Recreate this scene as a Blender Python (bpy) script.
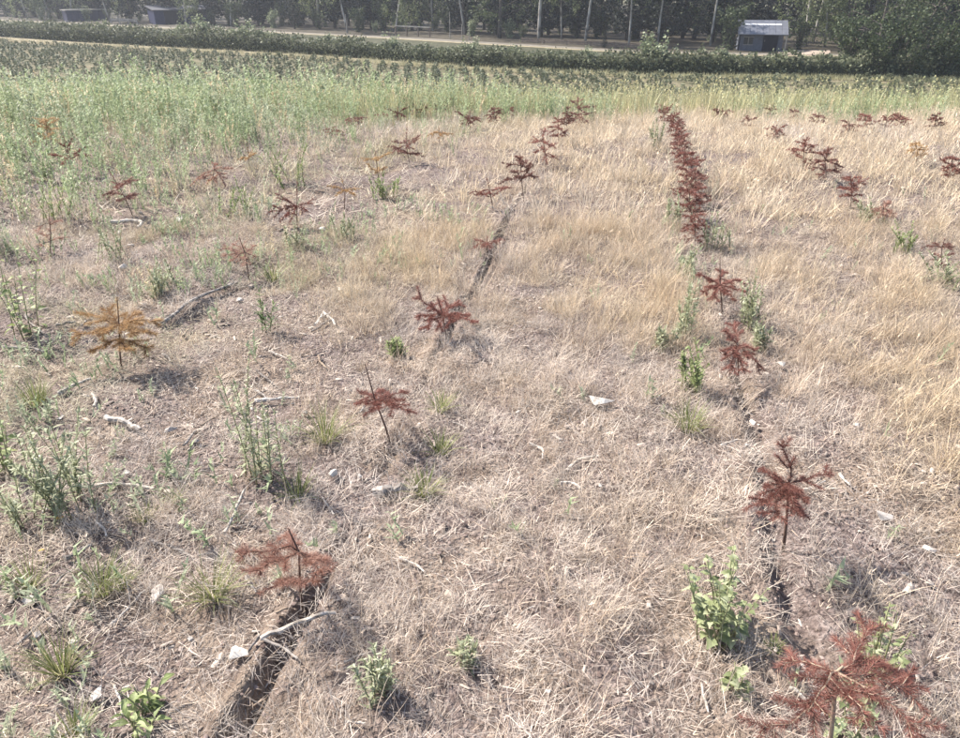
import bpy, math, random
import numpy as np
from mathutils import Vector

R = math.radians
rng = np.random.default_rng(11)
random.seed(11)
scene = bpy.context.scene
for o in list(bpy.data.objects):
    bpy.data.objects.remove(o)

# ------------------------------------------------------------------ camera
FPX, PITCH, EYE = 725.0, R(28.2), 1.6
cam_d = bpy.data.cameras.new('camera')
cam_d.sensor_width = 36.0
cam_d.lens = 36.0 * FPX / 960.0
cam_d.clip_start = 0.05
cam_d.clip_end = 2500
cam = bpy.data.objects.new('camera', cam_d)
cam.location = (0, 0, EYE)
cam.rotation_euler = (math.pi / 2 - PITCH, 0, 0)
scene.collection.objects.link(cam)
scene.camera = cam

# ------------------------------------------------------------------ sky, sun, exposure
SUN_EL, SUN_AZ = R(44), math.atan2(-0.86, 0.51)      # azimuth measured from +Y towards +X
world = bpy.data.worlds.new('World')
scene.world = world
world.use_nodes = True
wn = world.node_tree
sky = wn.nodes.new('ShaderNodeTexSky')
sky.sky_type = 'NISHITA'
sky.sun_disc = False
sky.sun_elevation = SUN_EL
sky.sun_rotation = SUN_AZ
sky.dust_density = 2.0
bg = wn.nodes['Background']
bg.inputs['Strength'].default_value = 0.125
wn.links.new(sky.outputs[0], bg.inputs['Color'])
sun_d = bpy.data.lights.new('sun', 'SUN')
sun_d.energy = 5.0
sun_d.angle = R(0.55)
sun_d.color = (1.0, 0.94, 0.86)
sun = bpy.data.objects.new('sun', sun_d)
to_sun = Vector((math.sin(SUN_AZ) * math.cos(SUN_EL), math.cos(SUN_AZ) * math.cos(SUN_EL), math.sin(SUN_EL)))
sun.rotation_euler = to_sun.to_track_quat('Z', 'Y').to_euler()
sun.location = to_sun * 60
scene.collection.objects.link(sun)
scene.view_settings.view_transform = 'Standard'
scene.view_settings.look = 'None'
scene.view_settings.exposure = 1.2
scene.view_settings.gamma = 1.0
scene.view_settings.use_curve_mapping = False
scene.render.engine = 'CYCLES'
scene.render.resolution_x = 1024
scene.render.resolution_y = 787
scene.cycles.max_bounces = 4
scene.cycles.diffuse_bounces = 3
scene.cycles.glossy_bounces = 1
scene.cycles.transmission_bounces = 3
scene.cycles.transparent_max_bounces = 8
scene.cycles.volume_bounces = 0

# ------------------------------------------------------------------ helpers
ROWA = R(10.5)
CA, SA = math.cos(ROWA), math.sin(ROWA)
VALLEY = -4.3
ROWS = {'L3': -5.05, 'L2': -3.58, 'L1': -2.15, 'C': -0.77, 'R': 0.64, 'R2': 2.03, 'R3': 3.25, 'R4': 4.7}
FURROWS = [(-0.77, 0.022, 0.05), (0.64, 0.034, 0.032), (-2.15, 0.045, 0.04)]   # u, half width, depth


def hash2(ix, iy, s):
    n = (ix * 374761393 + iy * 668265263 + s * 974634777) & 0xffffffff
    n = ((n ^ (n >> 13)) * 1274126177) & 0xffffffff
    return ((n ^ (n >> 16)) & 0xffff) / 65535.0


def vnoise(x, y, s=0):
    x = np.asarray(x, float); y = np.asarray(y, float)
    ix = np.floor(x).astype(np.int64); iy = np.floor(y).astype(np.int64)
    fx = x - ix; fy = y - iy
    fx = fx * fx * (3 - 2 * fx); fy = fy * fy * (3 - 2 * fy)
    a = hash2(ix, iy, s); b = hash2(ix + 1, iy, s); c = hash2(ix, iy + 1, s); d = hash2(ix + 1, iy + 1, s)
    return (a * (1 - fx) + b * fx) * (1 - fy) + (c * (1 - fx) + d * fx) * fy


def fbm(x, y, s=0, o=3):
    t = 0; a = 1.0; w = 0
    for i in range(o):
        t = t + a * vnoise(np.asarray(x) * 2 ** i, np.asarray(y) * 2 ** i, s + i); w += a; a *= 0.5
    return t / w


def sstep(a, b, x):
    t = np.clip((np.asarray(x, float) - a) / (b - a), 0, 1)
    return t * t * (3 - 2 * t)


def uv_of(x, y):
    return x * CA - y * SA, x * SA + y * CA


def base_height(x, y):
    y = np.asarray(y, float)
    yy = np.clip(y - 6.5, 0, 8.2)
    z = -0.0105 * yy ** 2
    z = z - 0.172 * np.clip(y - 14.7, 0, None)
    k = 0.6                                                   # soft floor at the valley bottom
    d = (z - VALLEY) / k
    return VALLEY + k * np.logaddexp(0, np.clip(d, -30, 60))


def slit_w(w, v):
    return w * (1 - .35 * sstep(2.6, 4.0, v))


def furrow_cut(u0, v):
    """how open the planting slit is along its row"""
    if u0 == -0.77:
        return .25 + .75 * np.maximum(sstep(1.62, 1.5, v), sstep(2.9, 3.4, v) * sstep(5.6, 5.1, v))
    if u0 == 0.64:
        return .2 + .8 * sstep(3.5, 3.0, v) * sstep(1.3, 1.45, v)
    return .35 + .4 * sstep(.4, .6, fbm(v * .9, u0 * 5, 33))


def ground(x, y):
    x = np.asarray(x, float); y = np.asarray(y, float)
    z = base_height(x, y)
    u, v = uv_of(x, y)
    near = 1 - sstep(9, 16, np.hypot(x, y))
    z = z + near * ((fbm(x * 1.3, y * 1.3, 3) - .5) * 0.08 + (fbm(x * 6, y * 6, 7) - .5) * 0.042 + (vnoise(x * 30, y * 30, 9) - .5) * 0.012)
    for u0, w, dep in FURROWS:
        wob = (fbm(v * 1.1, u0 * 3, 21) - .5) * 0.09
        du = (u - u0 - wob) / slit_w(w, v)
        strength = (furrow_cut(u0, v) + 0.3 * (vnoise(v * 5, u0, 41) - .5)) * near
        strength = np.clip(strength, .05, 1.1)
        z = z - dep * strength * np.exp(-np.abs(du) ** 2.0) * (.8 + .4 * vnoise(u * 20, v * 5, 43))
        z = z + 0.022 * strength * np.exp(-((du + 2.3) / 1.2) ** 2) + 0.010 * strength * np.exp(-((du - 2.5) / 1.3) ** 2)
    far = sstep(20, 40, y)
    z = z + far * (fbm(x * .05, y * .05, 5) - .5) * 0.25
    return z


def ray(px, py):
    a = (px - 480) / FPX; b = (369 - py) / FPX
    return np.array([a, math.cos(PITCH) + b * math.sin(PITCH), -math.sin(PITCH) + b * math.cos(PITCH)])


def hit(px, py):
    """where the line of sight through a photo pixel meets the terrain"""
    d = ray(px, py)
    t, st = 0.5, 0.02
    while t < 400:
        q = d * t
        if EYE + q[2] < float(base_height(q[0], q[1])):
            break
        st = 0.02 + t * 0.004
        t += st
    q = d * (t - st * 0.5)
    return np.array([q[0], q[1], float(ground(q[0], q[1]))])


def at_depth(px, py, y):
    d = ray(px, py)
    q = d * (y / d[1])
    return np.array([q[0], q[1], EYE + q[2]])


def px_size(y, z=0.0):
    dep = y * math.cos(PITCH) + (EYE - z) * math.sin(PITCH)
    return dep / FPX


def mesh_from(name, V, F, mats, shade=None, matidx=None, smooth=False):
    me = bpy.data.meshes.new(name)
    V = np.asarray(V, float).reshape(-1, 3)
    if isinstance(F, np.ndarray):
        n, k = F.shape
        me.vertices.add(len(V)); me.vertices.foreach_set('co', V.ravel())
        me.loops.add(n * k); me.loops.foreach_set('vertex_index', F.ravel().astype(np.int32))
        me.polygons.add(n); me.polygons.foreach_set('loop_start', np.arange(0, n * k, k, dtype=np.int32))
        me.update(calc_edges=True)
    else:
        me.from_pydata(V.tolist(), [], F)
    for m in (mats if isinstance(mats, (list, tuple)) else [mats]):
        me.materials.append(m)
    if shade is not None:
        at = me.attributes.new('shade', 'FLOAT', 'POINT')
        at.data.foreach_set('value', np.asarray(shade, np.float32))
    if matidx is not None:
        me.polygons.foreach_set('material_index', np.asarray(matidx, np.int32))
    if smooth:
        me.polygons.foreach_set('use_smooth', [True] * len(me.polygons))
    me.update()
    return me


def link(name, me, parent=None, kind=None):
    o = bpy.data.objects.new(name, me)
    scene.collection.objects.link(o)
    if parent is not None:
        o.parent = parent
    if kind:
        o['kind'] = kind
    return o


def tag(o, label, cat, group=None):
    o['label'] = label; o['category'] = cat
    if group:
        o['group'] = group
    return o


def thing(name, loc, label, cat, group=None, rz=0.0):
    o = link(name, None)
    o.location = tuple(float(c) for c in loc); o.rotation_euler = (0, 0, rz)
    o.empty_display_size = 0.1
    return tag(o, label, cat, group)


class MB:
    """collects quads / polys into one mesh"""
    def __init__(s):
        s.V = []; s.F = []; s.S = []; s.n = 0

    def add(s, V, F, sh=None):
        V = np.asarray(V, float).reshape(-1, 3)
        s.V.append(V); s.F += [tuple(int(i) + s.n for i in f) for f in F]
        s.S.append(np.full(len(V), rng.random() if sh is None else sh) if np.ndim(sh) == 0 else np.asarray(sh))
        s.n += len(V)

    def tube(s, pts, rad, sides=6, sh=None, cap=True):
        pts = np.asarray(pts, float); rad = np.broadcast_to(np.asarray(rad, float), (len(pts),))
        t = np.gradient(pts, axis=0); t /= np.linalg.norm(t, axis=1, keepdims=True) + 1e-9
        ref = np.array([0, 0, 1.0]) if abs(t[0, 2]) < .8 else np.array([1.0, 0, 0])
        a = np.cross(t, ref); a /= np.linalg.norm(a, axis=1, keepdims=True) + 1e-9
        b = np.cross(t, a)
        an = np.linspace(0, 2 * math.pi, sides, endpoint=False)
        ring = pts[:, None, :] + rad[:, None, None] * (np.cos(an)[None, :, None] * a[:, None, :] + np.sin(an)[None, :, None] * b[:, None, :])
        F = []
        for i in range(len(pts) - 1):
            for j in range(sides):
                k = (j + 1) % sides
                F.append((i * sides + j, i * sides + k, (i + 1) * sides + k, (i + 1) * sides + j))
        if cap:
            F.append(tuple(range(sides - 1, -1, -1))); F.append(tuple((len(pts) - 1) * sides + j for j in range(sides)))
        s.add(ring.reshape(-1, 3), F, sh)

    def box(s, lo, hi, sh=None):
        x0, y0, z0 = lo; x1, y1, z1 = hi
        V = [(x0, y0, z0), (x1, y0, z0), (x1, y1, z0), (x0, y1, z0), (x0, y0, z1), (x1, y0, z1), (x1, y1, z1), (x0, y1, z1)]
        s.add(V, [(3, 2, 1, 0), (4, 5, 6, 7), (0, 1, 5, 4), (1, 2, 6, 5), (2, 3, 7, 6), (3, 0, 4, 7)], sh)

    def quads(s, V4, sh):
        V4 = np.asarray(V4); n = len(V4)
        F = (np.arange(n * 4).reshape(n, 4)).tolist()
        s.add(V4.reshape(-1, 3), F, np.repeat(np.asarray(sh, float), 4))

    def mesh(s, name, mat, smooth=False):
        return mesh_from(name, np.concatenate(s.V), s.F, mat, np.concatenate(s.S), smooth=smooth)


def unit(v):
    return v / (np.linalg.norm(v, axis=-1, keepdims=True) + 1e-9)


def ribbons(base, az, lean0, bend, length, width, segs=3, twist=0.0):
    """curved tapering grass blades: arrays of N -> verts, quads"""
    n = len(az)
    w = np.stack([-np.sin(az + twist), np.cos(az + twist), np.zeros(n)], 1)
    pts = [base]; p = base.copy()
    for i in range(segs):
        th = lean0 + bend * (i + .5) / segs
        d = np.stack([np.cos(az) * np.sin(th), np.sin(az) * np.sin(th), np.cos(th)], 1)
        p = p + d * (length / segs)[:, None]
        pts.append(p)
    nv_ = 2 * segs + 1
    V = np.empty((n, nv_, 3))
    for i, q in enumerate(pts[:-1]):
        ww = width * (1 - 0.9 * (i / segs) ** 1.6) * 0.5
        V[:, 2 * i] = q - w * ww[:, None]; V[:, 2 * i + 1] = q + w * ww[:, None]
    V[:, -1] = pts[-1]
    T = []
    for i in range(segs - 1):
        T += [[2 * i, 2 * i + 1, 2 * i + 3], [2 * i, 2 * i + 3, 2 * i + 2]]
    T.append([2 * segs - 2, 2 * segs - 1, 2 * segs])
    F = ((np.arange(n) * nv_)[:, None, None] + np.array(T)[None]).reshape(-1, 3)
    return V.reshape(-1, 3), F


# ------------------------------------------------------------------ materials
def mat(name):
    m = bpy.data.materials.new(name); m.use_nodes = True
    nt = m.node_tree
    return m, nt, nt.nodes['Principled BSDF']


def ramp(nt, stops):
    r = nt.nodes.new('ShaderNodeValToRGB')
    e = r.color_ramp.elements
    while len(e) < len(stops):
        e.new(0.5)
    for el, (p, c) in zip(e, stops):
        el.position = p; el.color = (*c, 1)
    return r


def attr(nt, name, typ='GEOMETRY'):
    a = nt.nodes.new('ShaderNodeAttribute'); a.attribute_name = name; a.attribute_type = typ
    return a


def leafy(name, stops, trans=0.3, rough=0.65, instanced=False, spec=0.25):
    """thin plant tissue: colour by per-piece shade, light passing through"""
    m, nt, b = mat(name)
    sh = attr(nt, 'shade')
    r = ramp(nt, stops)
    nt.links.new(sh.outputs['Fac'], r.inputs[0])
    col = r.outputs[0]
    if instanced:
        t = attr(nt, 'tintc')
        mx = nt.nodes.new('ShaderNodeMix'); mx.data_type = 'RGBA'; mx.blend_type = 'MULTIPLY'
        mx.inputs[0].default_value = 1
        nt.links.new(col, mx.inputs[6]); nt.links.new(t.outputs['Color'], mx.inputs[7])
        col = mx.outputs[2]
    nt.links.new(col, b.inputs['Base Color'])
    b.inputs['Roughness'].default_value = rough
    b.inputs['Specular IOR Level'].default_value = spec
    tr = nt.nodes.new('ShaderNodeBsdfTranslucent'); nt.links.new(col, tr.inputs['Color'])
    ms = nt.nodes.new('ShaderNodeMixShader'); ms.inputs[0].default_value = trans
    nt.links.new(b.outputs[0], ms.inputs[1]); nt.links.new(tr.outputs[0], ms.inputs[2])
    nt.links.new(ms.outputs[0], nt.nodes['Material Output'].inputs['Surface'])
    return m


def noisy(name, stops, scale, rough=0.85, bump=0.3, detail=6, dist=0.0, stretch=None, bscale=None, spec=0.2):
    m, nt, b = mat(name)
    tc = nt.nodes.new('ShaderNodeTexCoord'); mp = nt.nodes.new('ShaderNodeMapping')
    nt.links.new(tc.outputs['Object'], mp.inputs[0])
    if stretch:
        mp.inputs['Scale'].default_value = stretch
    n = nt.nodes.new('ShaderNodeTexNoise'); n.inputs['Scale'].default_value = scale
    n.inputs['Detail'].default_value = detail; n.inputs['Distortion'].default_value = dist
    nt.links.new(mp.outputs[0], n.inputs['Vector'])
    r = ramp(nt, stops); nt.links.new(n.outputs['Fac'], r.inputs[0])
    nt.links.new(r.outputs[0], b.inputs['Base Color'])
    bp = nt.nodes.new('ShaderNodeBump'); bp.inputs['Strength'].default_value = bump
    n2 = nt.nodes.new('ShaderNodeTexNoise'); n2.inputs['Scale'].default_value = bscale or scale * 2.5
    n2.inputs['Detail'].default_value = 8
    nt.links.new(mp.outputs[0], n2.inputs['Vector'])
    nt.links.new(n2.outputs['Fac'], bp.inputs['Height'])
    nt.links.new(bp.outputs[0], b.inputs['Normal'])
    b.inputs['Roughness'].default_value = rough
    b.inputs['Specular IOR Level'].default_value = spec
    return m


GREY3 = [(0, (.45, .45, .45)), (.5, (.85, .85, .85)), (1, (1.35, 1.3, 1.22))]
M_STRAW = leafy('dry_straw', GREY3, 0.28, 0.55, True, 0.35)
M_WEEDS = leafy('weed_leaf', [(0, (.6, .63, .56)), (.6, (.95, .95, .95)), (1, (1.15, 1.12, 1.1))], 0.35, 0.6, True)
M_CHIP = leafy('wood_chip', [(0, (.10, .075, .06)), (.5, (.34, .28, .235)), (.85, (.5, .44, .38)), (1, (.72, .68, .62))], 0.0, 0.8)
M_NEEDLE_RED = leafy('needles_red_brown', [(0, (.13, .055, .043)), (.5, (.265, .112, .088)), (1, (.42, .225, .175))], 0.25, 0.6)
M_NEEDLE_DARK = leafy('needles_dark_brown', [(0, (.12, .06, .048)), (.5, (.235, .115, .092)), (1, (.38, .21, .165))], 0.2, 0.6)
M_NEEDLE_ORANGE = leafy('needles_orange', [(0, (.28, .16, .08)), (.5, (.48, .32, .165)), (1, (.64, .48, .29))], 0.3, 0.6)
M_NEEDLE_PALE = leafy('needles_faded_red', [(0, (.24, .12, .09)), (.5, (.39, .22, .165)), (1, (.54, .37, .29))], 0.3, 0.6)
NEEDLES = {'red': M_NEEDLE_RED, 'dark': M_NEEDLE_DARK, 'orange': M_NEEDLE_ORANGE, 'pale': M_NEEDLE_PALE}
M_STEM = noisy('sapling_bark', [(.3, (.075, .045, .036)), (.7, (.17, .11, .085))], 60, bump=.5)
M_STEM_PALE = noisy('sapling_bark_pale', [(.3, (.20, .15, .11)), (.7, (.36, .28, .21))], 60, bump=.5)
M_BROAD = leafy('goosefoot_leaf', [(0, (.13, .155, .07)), (.5, (.26, .29, .15)), (1, (.41, .43, .27))], 0.3, 0.55)
M_SILVER = leafy('silvery_weed_leaf', [(0, (.17, .185, .105)), (.5, (.31, .33, .205)), (1, (.48, .49, .35))], 0.25, 0.65)
M_GREENW = leafy('green_weed_leaf', [(0, (.11, .14, .05)), (.5, (.24, .29, .12)), (1, (.40, .43, .22))], 0.35, 0.55)
M_DARKW = leafy('dark_green_weed_leaf', [(0, (.05, .085, .03)), (.5, (.11, .16, .06)), (1, (.2, .25, .11))], 0.3, 0.55)
M_GRASSG = leafy('green_grass_blade', [(0, (.10, .125, .04)), (.5, (.22, .25, .09)), (.75, (.36, .35, .17)), (1, (.52, .44, .28))], 0.35, 0.5)
M_WSTEM = noisy('weed_stem', [(.3, (.16, .17, .09)), (.7, (.30, .29, .16))], 40)
M_WOOD = noisy('weathered_wood', [(.35, (.20, .17, .14)), (.5, (.42, .375, .325)), (.7, (.58, .535, .48))], 45, bump=.9, stretch=(.6, 2, 2))
M_WOODG = noisy('grey_wood', [(.35, (.10, .085, .075)), (.5, (.25, .22, .195)), (.7, (.40, .37, .335))], 45, bump=.9, stretch=(.6, 2, 2))
M_BONE = noisy('bleached_bark', [(.32, (.24, .21, .18)), (.48, (.50, .46, .41)), (.7, (.60, .57, .52))], 55, bump=.5)
M_STONE = noisy('pale_stone', [(.3, (.28, .25, .225)), (.7, (.50, .465, .43))], 45, bump=.5)
M_YELLOW = noisy('yellow_leaf_tissue', [(.3, (.48, .27, .06)), (.7, (.62, .42, .12))], 30)


def ground_material():
    m, nt, b = mat('dry_soil')
    g = nt.nodes.new('ShaderNodeNewGeometry')
    sx = nt.nodes.new('ShaderNodeSeparateXYZ'); nt.links.new(g.outputs['Position'], sx.inputs[0])

    def noise(sc, det=6, di=0):
        n = nt.nodes.new('ShaderNodeTexNoise'); n.inputs['Scale'].default_value = sc
        n.inputs['Detail'].default_value = det; n.inputs['Distortion'].default_value = di
        nt.links.new(g.outputs['Position'], n.inputs['Vector']); return n

    def mix(f, a, c):
        x = nt.nodes.new('ShaderNodeMix'); x.data_type = 'RGBA'
        nt.links.new(f, x.inputs[0]); nt.links.new(a, x.inputs[6]); nt.links.new(c, x.inputs[7]); return x.outputs[2]

    def rng_(lo, hi, src):
        r = nt.nodes.new('ShaderNodeMapRange'); r.inputs[1].default_value = lo; r.inputs[2].default_value = hi
        nt.links.new(src, r.inputs[0]); return r.outputs[0]
    soil = ramp(nt, [(.28, (.08, .06, .053)), (.48, (.175, .136, .122)), (.68, (.29, .236, .214)), (.85, (.42, .36, .33))])
    nt.links.new(noise(38, 10, .6).outputs['Fac'], soil.inputs[0])
    thatch = ramp(nt, [(.3, (.15, .11, .085)), (.7, (.32, .255, .20))])
    nt.links.new(noise(9, 8).outputs['Fac'], thatch.inputs[0])
    slope = ramp(nt, [(.3, (.20, .19, .09)), (.7, (.33, .29, .15))])
    nt.links.new(noise(1.2, 6).outputs['Fac'], slope.inputs[0])
    val = ramp(nt, [(.35, (.115, .115, .065)), (.55, (.17, .15, .095)), (.75, (.23, .19, .125))])
    nt.links.new(noise(.8, 8).outputs['Fac'], val.inputs[0])
    c = mix(rng_(.45, .62, noise(2.2, 4).outputs['Fac']), soil.outputs[0], thatch.outputs[0])
    c = mix(rng_(9, 15, sx.outputs['Y']), c, slope.outputs[0])
    c = mix(rng_(36, 42, sx.outputs['Y']), c, val.outputs[0])
    nt.links.new(c, b.inputs['Base Color'])
    bp = nt.nodes.new('ShaderNodeBump'); bp.inputs['Strength'].default_value = 1.0; bp.inputs['Distance'].default_value = .035
    nt.links.new(noise(70, 10, .4).outputs['Fac'], bp.inputs['Height'])
    nt.links.new(bp.outputs[0], b.inputs['Normal'])
    b.inputs['Roughness'].default_value = .95; b.inputs['Specular IOR Level'].default_value = .1
    return m


# ------------------------------------------------------------------ ground sheet
def grow(start, stop, step, ratio, cap=1e9):
    o = []; x = start; s = step
    while x < stop:
        o.append(x); x += s; s = min(s * ratio, cap)
    return o + [stop]


us = set()
for k in np.arange(-4.5, 4.5, 0.06):
    us.add(round(float(k), 3))
for u0, w, d in FURROWS[:2]:
    for k in np.arange(u0 - .12, u0 + .12, 0.010):
        us.add(round(float(k), 3))
us |= {round(x, 3) for x in grow(4.5, 420, .09, 1.09, 12)} | {-round(x, 3) for x in grow(4.5, 420, .09, 1.09, 12)}
us = np.array(sorted(us))
us = us[np.concatenate([[True], np.diff(us) > 0.004])]
vs = np.array([-x for x in grow(0.6, 80, .2, 1.2, 10)][::-1] + list(np.arange(-.4, .8, .1)) + list(np.arange(.8, 5.5, .04))
              + grow(5.5, 46, .04, 1.035, .6) + grow(46.6, 480, .8, 1.05, 12))
UU, VV = np.meshgrid(us, vs)
GX = UU * CA + VV * SA; GY = -UU * SA + VV * CA
GZ = ground(GX, GY)
nu = len(us); nv = len(vs)
ii = (np.arange(nv - 1)[:, None] * nu + np.arange(nu - 1)[None, :]).ravel()
GF = np.stack([ii, ii + 1, ii + nu + 1, ii + nu], 1)
gme = mesh_from('field_ground', np.stack([GX, GY, GZ], -1).reshape(-1, 3), GF, ground_material(), smooth=True)
link('field_ground', gme, kind='structure')


def drape_strip(name, left, right, z_off, material, nseg=60, ncross=4):
    """a surface laid between two ground lines"""
    left = np.asarray(left, float); right = np.asarray(right, float)

    def resample(p):
        d = np.r_[0, np.cumsum(np.linalg.norm(np.diff(p[:, :2], axis=0), axis=1))]
        t = np.linspace(0, d[-1], nseg)
        return np.stack([np.interp(t, d, p[:, 0]), np.interp(t, d, p[:, 1])], 1)
    a, b = resample(left), resample(right)
    V = []
    for j in range(ncross + 1):
        q = a + (b - a) * j / ncross
        V.append(np.c_[q, ground(q[:, 0], q[:, 1]) + z_off])
    V = np.concatenate(V)
    i = (np.arange(ncross)[:, None] * nseg + np.arange(nseg - 1)[None, :]).ravel()
    o = link(name, mesh_from(name, V, np.stack([i, i + nseg, i + nseg + 1, i + 1], 1), material), kind='structure')
    return o


def valley_pt(px, py):
    d = ray(px, py); t = (EYE - VALLEY) / -d[2]
    return d[:2] * t


HEDGE = np.array([valley_pt(px, py) for px, py in ((-150, 26), (0, 36), (160, 46), (320, 55), (480, 66), (640, 74), (800, 77), (960, 79), (1150, 82))])
ROAD = np.array([valley_pt(px, py) for px, py in ((-150, 12), (0, 19.5), (160, 27.5), (320, 34), (480, 43), (640, 52), (760, 54.5), (850, 55.5), (1000, 57))])


def along(poly, s):
    """point and unit tangent at fraction s of a polyline"""
    d = np.r_[0, np.cumsum(np.linalg.norm(np.diff(poly, axis=0), axis=1))]
    t = np.clip(s, 0, 1) * d[-1]
    p = np.stack([np.interp(t, d, poly[:, 0]), np.interp(t, d, poly[:, 1])], -1)
    e = np.stack([np.interp(t + .5, d, poly[:, 0]) - np.interp(t - .5, d, poly[:, 0]), np.interp(t + .5, d, poly[:, 1]) - np.interp(t - .5, d, poly[:, 1])], -1)
    return p, unit(e)


M_ROAD = noisy('sandy_track', [(.3, (.125, .11, .088)), (.7, (.20, .178, .145))], 1.5, bump=.2)
M_VERGE = noisy('dry_verge_grass', [(.3, (.19, .16, .10)), (.6, (.28, .24, .155)), (.8, (.22, .22, .12))], 1.2, bump=.4)
nrm = np.array([along(ROAD, s)[1] for s in np.linspace(0, 1, 40)]); nrm = np.stack([-nrm[:, 1], nrm[:, 0]], 1)
rp = np.array([along(ROAD, s)[0] for s in np.linspace(0, 1, 40)])
drape_strip('road', rp - nrm * 1.0, rp + nrm * 1.0, 0.03, M_ROAD)
drape_strip('road_verge', rp - nrm * 2.0, rp - nrm * 1.0, 0.045, M_VERGE)
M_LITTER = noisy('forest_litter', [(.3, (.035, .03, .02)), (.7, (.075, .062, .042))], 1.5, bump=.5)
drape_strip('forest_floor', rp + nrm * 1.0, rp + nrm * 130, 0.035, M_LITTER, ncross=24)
hn = np.array([along(HEDGE, s)[1] for s in np.linspace(0, 1, 40)]); hn = np.stack([-hn[:, 1], hn[:, 0]], 1)
hp = np.array([along(HEDGE, s)[0] for s in np.linspace(0, 1, 40)])
M_MEADOW = noisy('meadow_grass', [(.3, (.04, .042, .022)), (.6, (.065, .064, .034)), (.8, (.095, .086, .05))], 1.2, bump=.5)
h_in = np.array([along(HEDGE, t_)[0] for t_ in np.linspace(0, 1, 40)])
drape_strip('meadow', h_in + hn * .5, rp - nrm * 2.0, 0.02, M_MEADOW, ncross=10)
drape_strip('hedge_verge', hp - hn * np.linspace(7.5, 1.3, 40)[:, None], hp + hn * .6, 0.03, M_VERGE)

# ------------------------------------------------------------------ instanced masses ("stuff")
def proto(name, V, F, m, shade):
    return (np.asarray(V, np.float32), np.asarray(F), m, np.asarray(shade, np.float32))


TRIS = {}


def scatter(name, label_, P, rot, scl, idx, tint, protos):
    """one object holding a whole mass of small plant clumps as real geometry"""
    VV_, FF_, SS_, TT_ = [], [], [], []
    off = 0
    cx, sx_ = np.cos(rot[:, 0]), np.sin(rot[:, 0]); cy, sy = np.cos(rot[:, 1]), np.sin(rot[:, 1]); cz, sz = np.cos(rot[:, 2]), np.sin(rot[:, 2])
    M = np.empty((len(P), 3, 3))
    M[:, 0] = np.c_[cy * cz, sx_ * sy * cz - cx * sz, cx * sy * cz + sx_ * sz]
    M[:, 1] = np.c_[cy * sz, sx_ * sy * sz + cx * cz, cx * sy * sz - sx_ * cz]
    M[:, 2] = np.c_[-sy, sx_ * cy, cx * cy]
    M *= np.asarray(scl)[:, None, None]
    for k, (V, F, m, sh) in enumerate(protos):
        q = np.nonzero(idx == k)[0]
        if not len(q):
            continue
        W = np.einsum('nij,vj->nvi', M[q], V) + P[q][:, None, :]
        VV_.append(W.reshape(-1, 3).astype(np.float32))
        FF_.append((F[None] + (np.arange(len(q)) * len(V))[:, None, None] + off).reshape(-1, 3))
        off += len(q) * len(V)
        SS_.append(np.tile(sh, len(q))); TT_.append(np.repeat(tint[q], len(V), 0))
    me = mesh_from(name, np.concatenate(VV_), np.concatenate(FF_), protos[0][2], np.concatenate(SS_))
    T = np.concatenate(TT_)
    a = me.attributes.new('tintc', 'FLOAT_COLOR', 'POINT')
    a.data.foreach_set('color', np.c_[T, np.ones(len(T))].astype(np.float32).ravel())
    o = link(name, me, kind='stuff')
    o['label'] = label_
    TRIS[o.name] = len(me.polygons)
    return o


def tuft(name, n, rad, lmin, lmax, lean, bend, wid, segs=3, m=None, heads=0, seed=0, lift=0.0, comb=None):
    r = np.random.default_rng(seed)
    az = r.uniform(0, 2 * math.pi, n) if comb is None else r.normal(0, comb, n)
    rr = rad * np.sqrt(r.random(n)); ph = az + r.normal(0, 1.0, n)
    base = np.c_[rr * np.cos(ph), rr * np.sin(ph), r.uniform(-.004, lift + 0.001, n)]
    L = r.uniform(lmin, lmax, n)
    V, F = ribbons(base, az, r.uniform(*lean, n), r.normal(*bend, n), L, wid * r.uniform(.6, 1.3, n), segs, r.normal(0, .5, n))
    sh = np.repeat(np.clip(r.normal(.5, .24, n), 0, 1), 2 * segs + 1)
    if heads:                                  # seed heads: short fat spikelets at the tips
        k = r.choice(n, heads, replace=False)
        tips = V.reshape(n, 2 * segs + 1, 3)[k, -1]
        rep = 4
        hb = np.repeat(tips, rep, 0) + r.normal(0, .004, (heads * rep, 3)); hb[:, 2] -= r.uniform(0, .03, heads * rep)
        V2, F2 = ribbons(hb, r.uniform(0, 6.28, heads * rep), r.uniform(0, .9, heads * rep), r.normal(.2, .3, heads * rep),
                         np.full(heads * rep, .022), np.full(heads * rep, wid * 2.0), 2)
        F = np.concatenate([F, F2 + len(V)]); V = np.concatenate([V, V2]); sh = np.r_[sh, np.full(len(V2), .72)]
    return proto(name, V, F, m or M_STRAW, sh)


def scatter_points(n, xr, yr, dens):
    x = rng.uniform(*xr, n); y = yr[0] + (yr[1] - yr[0]) * rng.random(n)
    keep = rng.random(n) < dens(x, y)
    return x[keep], y[keep]


def in_view(x, y, pad=0.5):
    dep = y * math.cos(PITCH) + EYE * math.sin(PITCH)
    return np.abs(x) < dep * 0.69 + pad + 0.35


def furrow_dist(x, y):
    u, v = uv_of(x, y)
    d = np.full(np.shape(u), 9.0)
    for u0, w, dep in FURROWS[:2]:
        wob = (fbm(v * 1.1, u0 * 3, 21) - .5) * 0.09
        d = np.minimum(d, np.abs(u - u0 - wob) / slit_w(w, v))
    return d


STRAW_GOLD = np.array([.68, .57, .42]); STRAW_PINK = np.array([.68, .59, .51]); STRAW_GREY = np.array([.53, .47, .43])
STRAW_OLIVE = np.array([.42, .39, .23]); STRAW_BROWN = np.array([.40, .285, .20])


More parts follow.
